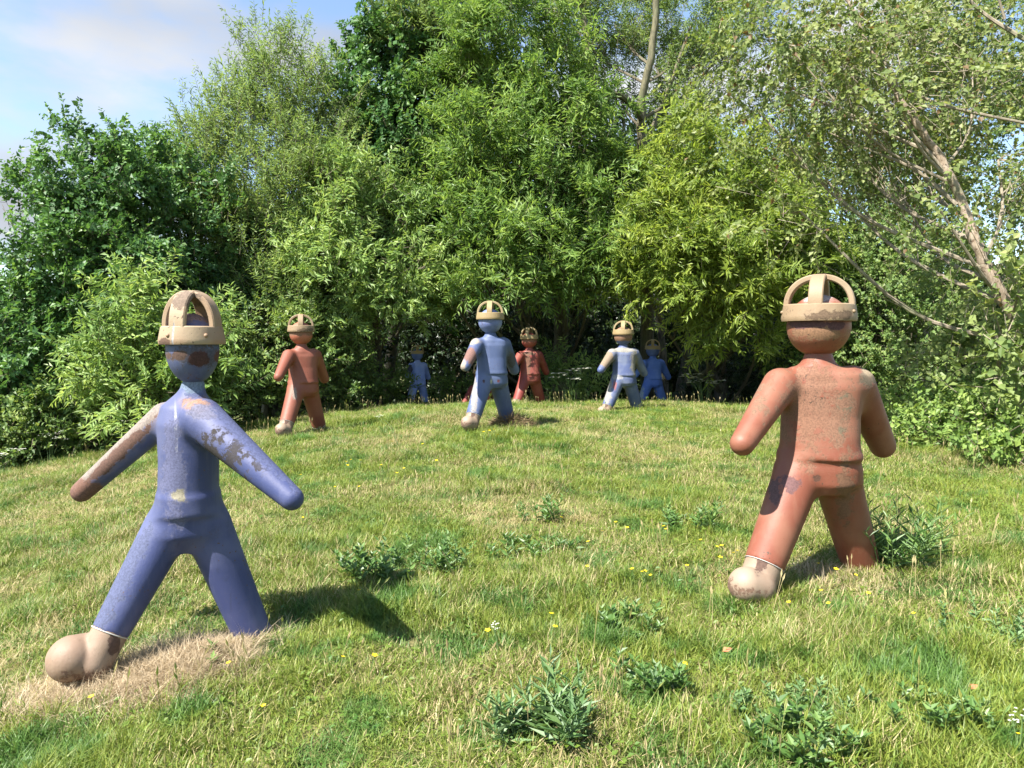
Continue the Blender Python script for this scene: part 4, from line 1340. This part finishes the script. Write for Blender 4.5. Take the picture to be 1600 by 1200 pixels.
CL = [clump_object('grass_clump_a', [grass_clump(1, 38, .08, .05, .105, .75, .0042, .9)], M['grass']),
      clump_object('grass_clump_b', [grass_clump(2, 44, .09, .04, .09, 1.1, .0036, 1.2)], M['grass']),
      clump_object('grass_clump_c', [grass_clump(3, 50, .07, .07, .14, .65, .0045, 1.1)], M['grass']),
      clump_object('grass_clump_d', [grass_clump(4, 36, .10, .05, .11, 1.5, .0032, 1.4)], M['dry_grass']),
      clump_object('grass_clump_e', [grass_clump(5, 38, .08, .04, .10, .9, .0048, 1.0), herb_clump(5, 4, .08, .028, .018)], M['grass']),
      clump_object('grass_clump_f', [grass_clump(6, 30, .08, .05, .12, .7, .004, .9), seed_clump(6, 2, .08, .14, .24)], M['grass'])]



def scatter(name, pts, rotz, tilt, scl, idx, sources):
    me = bpy.data.meshes.new(name)
    me.vertices.add(len(pts))
    me.vertices.foreach_set('co', np.asarray(pts, np.float32).ravel())
    a = me.attributes.new('rot', 'FLOAT_VECTOR', 'POINT')
    a.data.foreach_set('vector', np.stack([tilt[:, 0], tilt[:, 1], rotz], 1).astype(np.float32).ravel())
    a = me.attributes.new('scl', 'FLOAT_VECTOR', 'POINT')
    a.data.foreach_set('vector', scl.astype(np.float32).ravel())
    a = me.attributes.new('pick', 'INT', 'POINT')
    a.data.foreach_set('value', idx.astype(np.int32))
    o = link(name, me)
    ng = bpy.data.node_groups.new(name + '_nodes', 'GeometryNodeTree')
    ng.interface.new_socket('Geometry', in_out='INPUT', socket_type='NodeSocketGeometry')
    ng.interface.new_socket('Geometry', in_out='OUTPUT', socket_type='NodeSocketGeometry')
    nn = ng.nodes.new
    gi, go = nn('NodeGroupInput'), nn('NodeGroupOutput')
    m2p = nn('GeometryNodeMeshToPoints')
    iop = nn('GeometryNodeInstanceOnPoints')
    g2i = nn('GeometryNodeGeometryToInstance')
    lk = ng.links.new
    infos = []
    for s_ in sources:
        oi = nn('GeometryNodeObjectInfo')
        oi.inputs['Object'].default_value = s_
        oi.inputs['As Instance'].default_value = False
        infos.append(oi)
    for oi in reversed(infos):          # a multi-input socket lists its links last one first
        lk(oi.outputs['Geometry'], g2i.inputs[0])

    def na(nm, typ):
        n_ = nn('GeometryNodeInputNamedAttribute')
        n_.data_type = typ
        n_.inputs['Name'].default_value = nm
        return n_.outputs['Attribute']
    lk(gi.outputs[0], m2p.inputs['Mesh'])
    lk(m2p.outputs[0], iop.inputs['Points'])
    lk(g2i.outputs[0], iop.inputs['Instance'])
    iop.inputs['Pick Instance'].default_value = True
    lk(na('pick', 'INT'), iop.inputs['Instance Index'])
    e2r = nn('FunctionNodeEulerToRotation')
    lk(na('rot', 'FLOAT_VECTOR'), e2r.inputs[0])
    lk(e2r.outputs[0], iop.inputs['Rotation'])
    lk(na('scl', 'FLOAT_VECTOR'), iop.inputs['Scale'])
    lk(iop.outputs[0], go.inputs[0])
    md = o.modifiers.new('scatter', 'NODES')
    md.node_group = ng
    return o


rng = np.random.default_rng(5)


def sample_band(y0, y1, dens):
    w = .78 * y1 + 1.6
    n = int((y1 - y0) * 2 * w * dens)
    y = rng.uniform(y0, y1, n)
    x = rng.uniform(-w, w, n)
    k_ = np.abs(x) < .78 * y + 1.6
    return np.stack([x[k_], y[k_]], 1)


TUFT = []
for (px_, py_, rr_, n_) in [(1245, 925, .22, 34), (1330, 905, .12, 16), (1420, 905, .22, 24), (1180, 945, .10, 10), (365, 1075, .16, 22), (420, 1010, .14, 20), (560, 960, .28, 30), (330, 1110, .2, 20), (1000, 1085, .25, 26), (1270, 1010, .3, 30), (500, 640, .3, 14), (745, 668, .2, 10), (960, 640, .3, 14), (1100, 1150, .2, 16), (700, 1080, .25, 20), (150, 870, .25, 16), (360, 860, .25, 14), (250, 1190, .3, 40), (80, 1160, .25, 30), (1530, 1020, .25, 24), (1300, 690, .4, 16), (744, 666, .14, 16), (752, 668, .12, 12), (440, 674, .13, 12), (495, 670, .12, 10), (956, 640, .14, 14), (998, 638, .14, 10), (1185, 950, .09, 24), (1150, 952, .10, 18), (1225, 935, .08, 16), (870, 720, .4, 14)]:
    p_ = on_ground(px_, py_)
    TUFT.append(np.stack([p_.x + rng.normal(0, rr_ * .6, n_), p_.y + rng.normal(0, rr_ * .6, n_)], 1))
TUFT = np.vstack(TUFT)
XY = np.vstack([TUFT, sample_band(1.2, 4, 420), sample_band(4, 6.5, 300), sample_band(6.5, 10, 180), sample_band(10, 14, 110), sample_band(14, 19, 80), sample_band(19, 26, 14)])
x, y = XY.T
bare = np.exp(-(((x + 1.90) / .46) ** 2 + ((y - 3.50) / .27) ** 2))
n_lo = value_noise(x, y, 21, .9)
n_hi = value_noise(x, y, 22, .38)
n_dry = value_noise(x, y, 23, 1.5)
tuft = np.arange(len(x)) < len(TUFT)
keep = (rng.random(len(x)) > bare * 1.5 - .1) | tuft
x, y, n_lo, n_hi, n_dry, bare, tuft = (q[keep] for q in (x, y, n_lo, n_hi, n_dry, bare, tuft))
m = len(x)
u = rng.random(m)
pick = np.where(u < .36, 0, np.where(u < .66, 1, np.where(u < .95, 4, 5)))
pick = np.where((n_lo + .4 * n_hi > .35) & (rng.random(m) < .75), 2, pick)
pick = np.where((n_dry - .5 * n_lo > .40) & (rng.random(m) < .45), 3, pick)
pick = np.where((bare > .25) & (rng.random(m) < .9), 3, pick)
pick = np.where(tuft, np.where(rng.random(m) < .8, 2, 0), pick)
far = 1 + np.clip(y - 4, 0, 14) * .045
s0 = (1.0 + .32 * n_lo + .22 * n_hi) * rng.uniform(.75, 1.25, m)
scl = np.stack([far * rng.uniform(.9, 1.2, m), far * rng.uniform(.9, 1.2, m), s0 * (1 + .3 * (far - 1))], 1)
pts = np.stack([x, y, ground_z(x, y)], 1)
tag(scatter('grass', pts, rng.uniform(0, 6.28, m), rng.normal(0, .18, (m, 2)), scl, pick, CL), 'rough tufted summer grass covering the mound', 'grass', None, 'stuff')
print('GRASS', m)

# dry straw at the bare patch and around some feet
STRAW_AT = [(-1.72, 3.62, .34, .18, 380), (-1.98, 3.42, .44, .20, 340), (-1.46, 3.80, .22, .14, 130), (fr.O.x + .10, fr.O.y + .0, .3, .2, 60)]
pp = []
for (cx, cy, rx, ry, n_) in STRAW_AT:
    q = rng.standard_normal((n_, 2)) * .55
    pp.append(np.stack([cx + q[:, 0] * rx, cy + q[:, 1] * ry], 1))
q = np.vstack(pp)
m = len(q)
straw = clump_object('straw_clump', [grass_clump(9, 40, .05, .10, .21, 1.2, .0026, 1.6)], M['bleached_straw'])
straw2 = clump_object('straw_clump_flat', [grass_clump(10, 34, .08, .06, .15, 2.0, .003, 1.2)], M['bleached_straw'])
near_boot = np.exp(-(((q[:, 0] + 1.62) / .30) ** 2 + ((q[:, 1] - 3.62) / .22) ** 2))
tag(scatter('dry_grass', np.stack([q[:, 0], q[:, 1], ground_z(q[:, 0], q[:, 1])], 1), rng.uniform(0, 6.28, m), rng.normal(0, .25, (m, 2)), np.ones((m, 3)) * rng.uniform(.6, 1.1, (m, 1)), (near_boot + rng.random(m) * .5 < .6).astype(int), [straw, straw2]),
    'bleached dry straw round the front boot of the near blue statue', 'dry grass', None, 'stuff')


# ------------------------------------------------------------------ weeds and flowers
def weed(name, label, px, py, n_st, spread, h, L_, W_, mat, seed, group='leafy weeds in the grass', broad=False):
    r = np.random.default_rng(seed)
    p = on_ground(px, py)
    root = empty(name, (p.x, p.y, gz(p.x, p.y)), label, 'plant', group)
    st = Geo()
    LVs, cr = [], []
    for s_ in range(n_st):
        a, q_ = r.uniform(0, 6.28), spread * r.random() ** .5
        b = np.array([q_ * math.cos(a) * 1.5, q_ * math.sin(a), 0])
        b[2] = gz(p.x + b[0], p.y + b[1]) - gz(p.x, p.y) - .01
        hh = h * r.uniform(.3, 1.25)
        ln = np.array([math.cos(a), math.sin(a), 0]) * r.uniform(.05, .75) * hh
        P_ = catmull([b, b + ln * .35 + [0, 0, hh * .55], b + ln + [0, 0, hh]], 4)
        st.tube(P_, np.linspace(.004, .0015, len(P_)), 4)
        n_l = int(r.integers(11, 19))
        t = np.linspace(.12, 1, n_l)
        pos = np.stack([np.interp(t, np.linspace(0, 1, len(P_)), P_[:, k_]) for k_ in range(3)], 1)
        az = np.arange(n_l) * 2.4 + r.uniform(0, 6.28)
        d = nrm(np.stack([np.cos(az), np.sin(az), .25 + .9 * t + r.normal(0, .15, n_l)], 1))
        Ln = L_ * (1.05 - .5 * t ** 2) * r.uniform(.75, 1.2, n_l)
        LVs.append(leaf_arrays(pos, d, np.tile([0., 0, 1], (n_l, 1)) + r.standard_normal((n_l, 3)) * .25, Ln, Ln * W_ / L_, .16))
        cr.append(np.full(n_l, r.random()))
    LV = np.vstack(LVs)
    tag(link('stems', st.mesh('stems', [M['stem_green']]), root), kind='stuff')
    link('foliage', leaf_mesh('foliage', LV, r.random(len(LV)), np.concatenate(cr), mat), root)
    return root


weed('willowherb_plant', 'narrow-leaved tall weed in shade right of the near terracotta leg', 1412, 888, 36, .20, .36, .14, .020, M['weed'], 1)
weed('willowherb_plant', 'lone thin-stemmed weed at the right end of the tall weed by the terracotta leg', 1478, 882, 4, .06, .42, .12, .018, M['weed'], 2)
weed('willowherb_plant', 'pale grey-green leafy weed at the bottom centre of the lawn', 845, 1160, 24, .10, .22, .12, .024, M['grey_weed'], 3)
weed('mugwort_plant', 'spreading green weed beside the shadow of the near blue statue', 628, 900, 60, .26, .20, .075, .036, M['weed'], 4)
weed('mugwort_plant', 'low green weed spread in the middle of the lawn', 828, 866, 22, .22, .10, .085, .024, M['weed'], 5)
weed('mugwort_plant', 'small dark weed right of centre on the near lawn', 990, 995, 22, .11, .12, .075, .034, M['weed'], 6)
weed('mugwort_plant', 'small weed in the open lawn below the centre blue statue', 842, 815, 12, .12, .18, .08, .03, M['weed'], 7)
weed('mugwort_plant', 'small weed to the left of the near terracotta leg', 1082, 822, 16, .18, .17, .08, .026, M['weed'], 8)
weed('mugwort_plant', 'ferny grey-green weed at the bottom right of the lawn', 1235, 1125, 30, .17, .10, .05, .024, M['grey_weed'], 9)
weed('mugwort_plant', 'dark leafy weed at the lower right edge of the lawn', 1455, 1135, 22, .14, .12, .065, .03, M['weed'], 10)
weed('mugwort_plant', 'dark weed at the bottom, right of centre', 1250, 1185, 18, .12, .15, .08, .034, M['weed'], 11)
weed('mugwort_plant', 'small weed by the rear ankle of the near blue statue', 335, 1042, 6, .06, .12, .07, .03, M['weed'], 12)
weed('mugwort_plant', 'small leafy weed among dark grass near the bottom, left of the terracotta boot', 1010, 1085, 16, .12, .15, .08, .036, M['weed'], 13)
weed('mugwort_plant', 'pale weed at the right edge among tall grass stalks', 1540, 1000, 18, .18, .13, .055, .026, M['grey_weed'], 14)


def umbel_plant(label, px, py, n_st, h, spread, seed, d=None, group='cow parsley in flower', lean=(0, 0), head=.035):
    r = np.random.default_rng(seed)
    p = on_ground(px, py) if d is None else W(px, py, d)
    z0 = gz(p.x, p.y)
    root = empty('cow_parsley', (p.x, p.y, z0), label, 'flower', group)
    st, fl = Geo(), []
    for s_ in range(n_st):
        a, q_ = r.uniform(0, 6.28), spread * r.random() ** .5
        top = np.array([q_ * math.cos(a) + lean[0], q_ * math.sin(a) * .5 + lean[1], h * r.uniform(.7, 1.05)])
        P_ = catmull([(top[0] * .2, top[1] * .2, -.02), (top[0] * .45, top[1] * .5, top[2] * .6), tuple(top)], 5)
        st.tube(P_, np.linspace(.005, .002, len(P_)), 4)
        for _ in range(7):
            e = top + np.array([r.normal(0, head), r.normal(0, head), r.uniform(.02, .05)])
            spikes(st, top[None], e[None], .0015)
            nn_ = 7
            az = r.uniform(0, 6.28, nn_)
            d_ = np.stack([np.cos(az), np.sin(az), np.full(nn_, .25)], 1)
            fl.append(leaf_arrays(np.repeat(e[None], nn_, 0), nrm(d_), np.tile([0., 0, 1], (nn_, 1)) + r.normal(0, .15, (nn_, 3)), np.full(nn_, head * .62), np.full(nn_, head * .36), .05))
    fl = np.vstack(fl)
    tag(link('stems', st.mesh('stems', [M['stem_green']], False), root), kind='stuff')
    link('blossom', leaf_mesh('blossom', fl, np.zeros(len(fl)), np.zeros(len(fl)), M['white_petal']), root)


umbel_plant('single leaning white flower stalk in the lawn right of the pale terracotta statue', 630, 700, 2, .52, .03, 1, lean=(-.30, 0), head=.022)
umbel_plant('white cow parsley in shade right of the darker red statue', 890, 622, 12, .80, .45, 2, d=17.6, head=.085)
umbel_plant('white cow parsley in shade left of the near terracotta statue', 1100, 630, 12, .70, .50, 3, d=17.4, head=.085)
umbel_plant('white cow parsley at the foot of the nettles on the far left', 75, 712, 7, .55, .4, 4, d=12.8, head=.04)
umbel_plant('white cow parsley at the very corner of the lawn, far left', 8, 740, 6, .4, .35, 5, d=12.2, head=.04)
umbel_plant('white cow parsley showing over the raised hand of the near blue statue', 200, 672, 6, .5, .35, 6, d=13, head=.035)
umbel_plant('small white flower head in the near lawn, right of centre', 780, 1030, 2, .14, .03, 7, head=.010)
umbel_plant('white flower head at the bottom right corner', 1592, 1190, 2, .15, .03, 8, head=.012)


def buttercup_mesh():
    g = Geo()
    g.tube(catmull([(0, 0, -.01), (.004, 0, .05), (.0, .004, .115)], 3), .0016, 4)
    nst = sum(len(f) for f in g.f)
    c = np.array([0, .004, .115])
    az = np.arange(5) * 2 * math.pi / 5
    d_ = nrm(np.stack([np.cos(az), np.sin(az), np.full(5, .55)], 1))
    LV = leaf_arrays(np.repeat(c[None], 5, 0), d_, np.tile([0., 0, 1], (5, 1)), np.full(5, .016), np.full(5, .017), .12)
    b = np.arange(5)[:, None] * 4
    g.add(LV, np.concatenate([b + [[0, 1, 2]], b + [[0, 2, 3]]], 1).reshape(-1, 3))
    me = g.mesh('buttercup', [M['stem_green'], M['yellow_petal']], False, matidx=np.array([0] * nst + [1] * 10))
    return me


bc = buttercup_mesh()
ZONES = [
    ('yellow buttercup in the crowd left of the near terracotta boot', 'crowd of buttercups left of the near terracotta boot', [(1100 + 16 * i_, 862 + (i_ * 37 % 30)) for i_ in range(9)] + [(1120, 895), (1075, 905), (1150, 880), (1165, 897)]),
    ('yellow buttercup close round the near terracotta boot and ankle', 'buttercups at the near terracotta boot', [(1240, 884), (1256, 880), (1278, 902), (1190, 938), (1145, 935), (1160, 928), (1300, 915), (1330, 915), (1267, 888)]),
    ('yellow buttercup below the near terracotta statue on the right lawn', 'buttercups scattered on the near right lawn', [(1288, 948), (1355, 950), (1433, 980), (1240, 962), (1302, 965), (1058, 1068), (1590, 1190)]),
    ('yellow buttercup in the small group in the middle right of the lawn', 'buttercups in the middle right of the lawn', [(995, 913), (1003, 910), (1008, 915), (1020, 916), (920, 902), (925, 870), (980, 845), (940, 848), (1040, 845), (1045, 848), (965, 834), (870, 828)]),
    ('yellow buttercup scattered in the near centre lawn', 'buttercups in the near centre lawn', [(561, 951), (765, 1015), (863, 1008), (528, 1056), (576, 1059), (860, 993)]),
    ('yellow buttercup on the near left lawn round the blue statue', 'buttercups on the near left lawn', [(249, 932), (367, 1065), (152, 1120), (418, 1130), (470, 820), (473, 760)]),
    ('tiny yellow buttercup in the far lawn between the terracotta and blue statues', 'far buttercups between the terracotta and blue statues', [(537, 735), (552, 730), (540, 742), (560, 738), (600, 742), (635, 745), (680, 735), (620, 755), (610, 702), (665, 705), (525, 775), (565, 772)]),
    ('tiny yellow buttercup on the slope just below the centre blue statue', 'far buttercups below the centre blue statue', [(765, 686), (772, 684), (780, 688), (758, 689), (790, 685), (745, 665), (735, 668)]),
]
rr = random.Random(4)
for lab, grp, pts_ in ZONES:
    for (px, py) in pts_:
        p = on_ground(px, py + 6)
        o = link('buttercup', bc)
        s_ = rr.uniform(.8, 1.15) * (1.0 if p.y < 7 else 1.35)
        o.location = (p.x, p.y, gz(p.x, p.y))
        o.rotation_euler = (rr.uniform(-.25, .25), rr.uniform(-.25, .25), rr.uniform(0, 6.28))
        o.scale = (s_,) * 3
        tag(o, lab, 'flower', grp)

# brown tuft of dead grass heaped at the right foot of the centre blue figure
p = on_ground(800, 668)
r = np.random.default_rng(3)
n = 900
a = r.uniform(0, 6.28, n)
q = .26 * np.sqrt(r.random(n))
hgt = .20 * np.sqrt(np.clip(1 - (q / .27) ** 2, 0, 1))
bs = np.stack([q * np.cos(a) * 1.15, q * np.sin(a), hgt * r.uniform(.4, 1, n)], 1)
d_ = nrm(np.stack([np.cos(a) * q / .2, np.sin(a) * q / .2, r.uniform(-.4, .8, n)], 1) + r.normal(0, .35, (n, 3)))
LV = leaf_arrays(bs, d_, r.standard_normal((n, 3)), r.uniform(.08, .18, n), np.full(n, .008), .1)
hm = leaf_mesh('grass_heap', LV, r.random(n), r.random(n), plain('dead_grass_heap', (.16, .115, .055), .8))
o = link('grass_heap', hm)
o.location = (p.x, p.y, gz(p.x, p.y))
tag(o, 'brown heap of dead grass at the right foot of the centre blue statue', 'grass heap')

# a bleached stick by the right hand bushes and two fallen leaves
g = Geo()
a_, b_ = W(1444, 656, 9.9), W(1466, 647, 9.95)
g.tube(np.array([a_, (a_ + b_) / 2 + Vector((0, 0, .012)), b_]) - np.array(a_), [.012, .011, .006], 6)
o = link('dead_stick', g.mesh('dead_stick', [plain('bleached_wood', (.5, .46, .40), .8)]))
o.location = a_
tag(o, 'bleached bare stick lying on the brambles at the right', 'stick')
for lab, px, py in [('small reddish fallen leaf at the lower right lawn', 1512, 1100), ('small reddish fallen leaf right of the bottom centre weed', 1128, 1040)]:
    p = on_ground(px, py)
    LV = leaf_arrays(np.array([[0, 0, 0.]]), np.array([[.9, .3, .25]]), np.array([[0, -.3, 1.]]), np.array([.06]), np.array([.035]), .15)
    o = link('fallen_leaf', leaf_mesh('fallen_leaf', LV, [0], [0], M['red_leaf']))
    o.location = (p.x, p.y, gz(p.x, p.y) + .06)
    tag(o, lab, 'leaf', 'fallen leaves on the lawn')
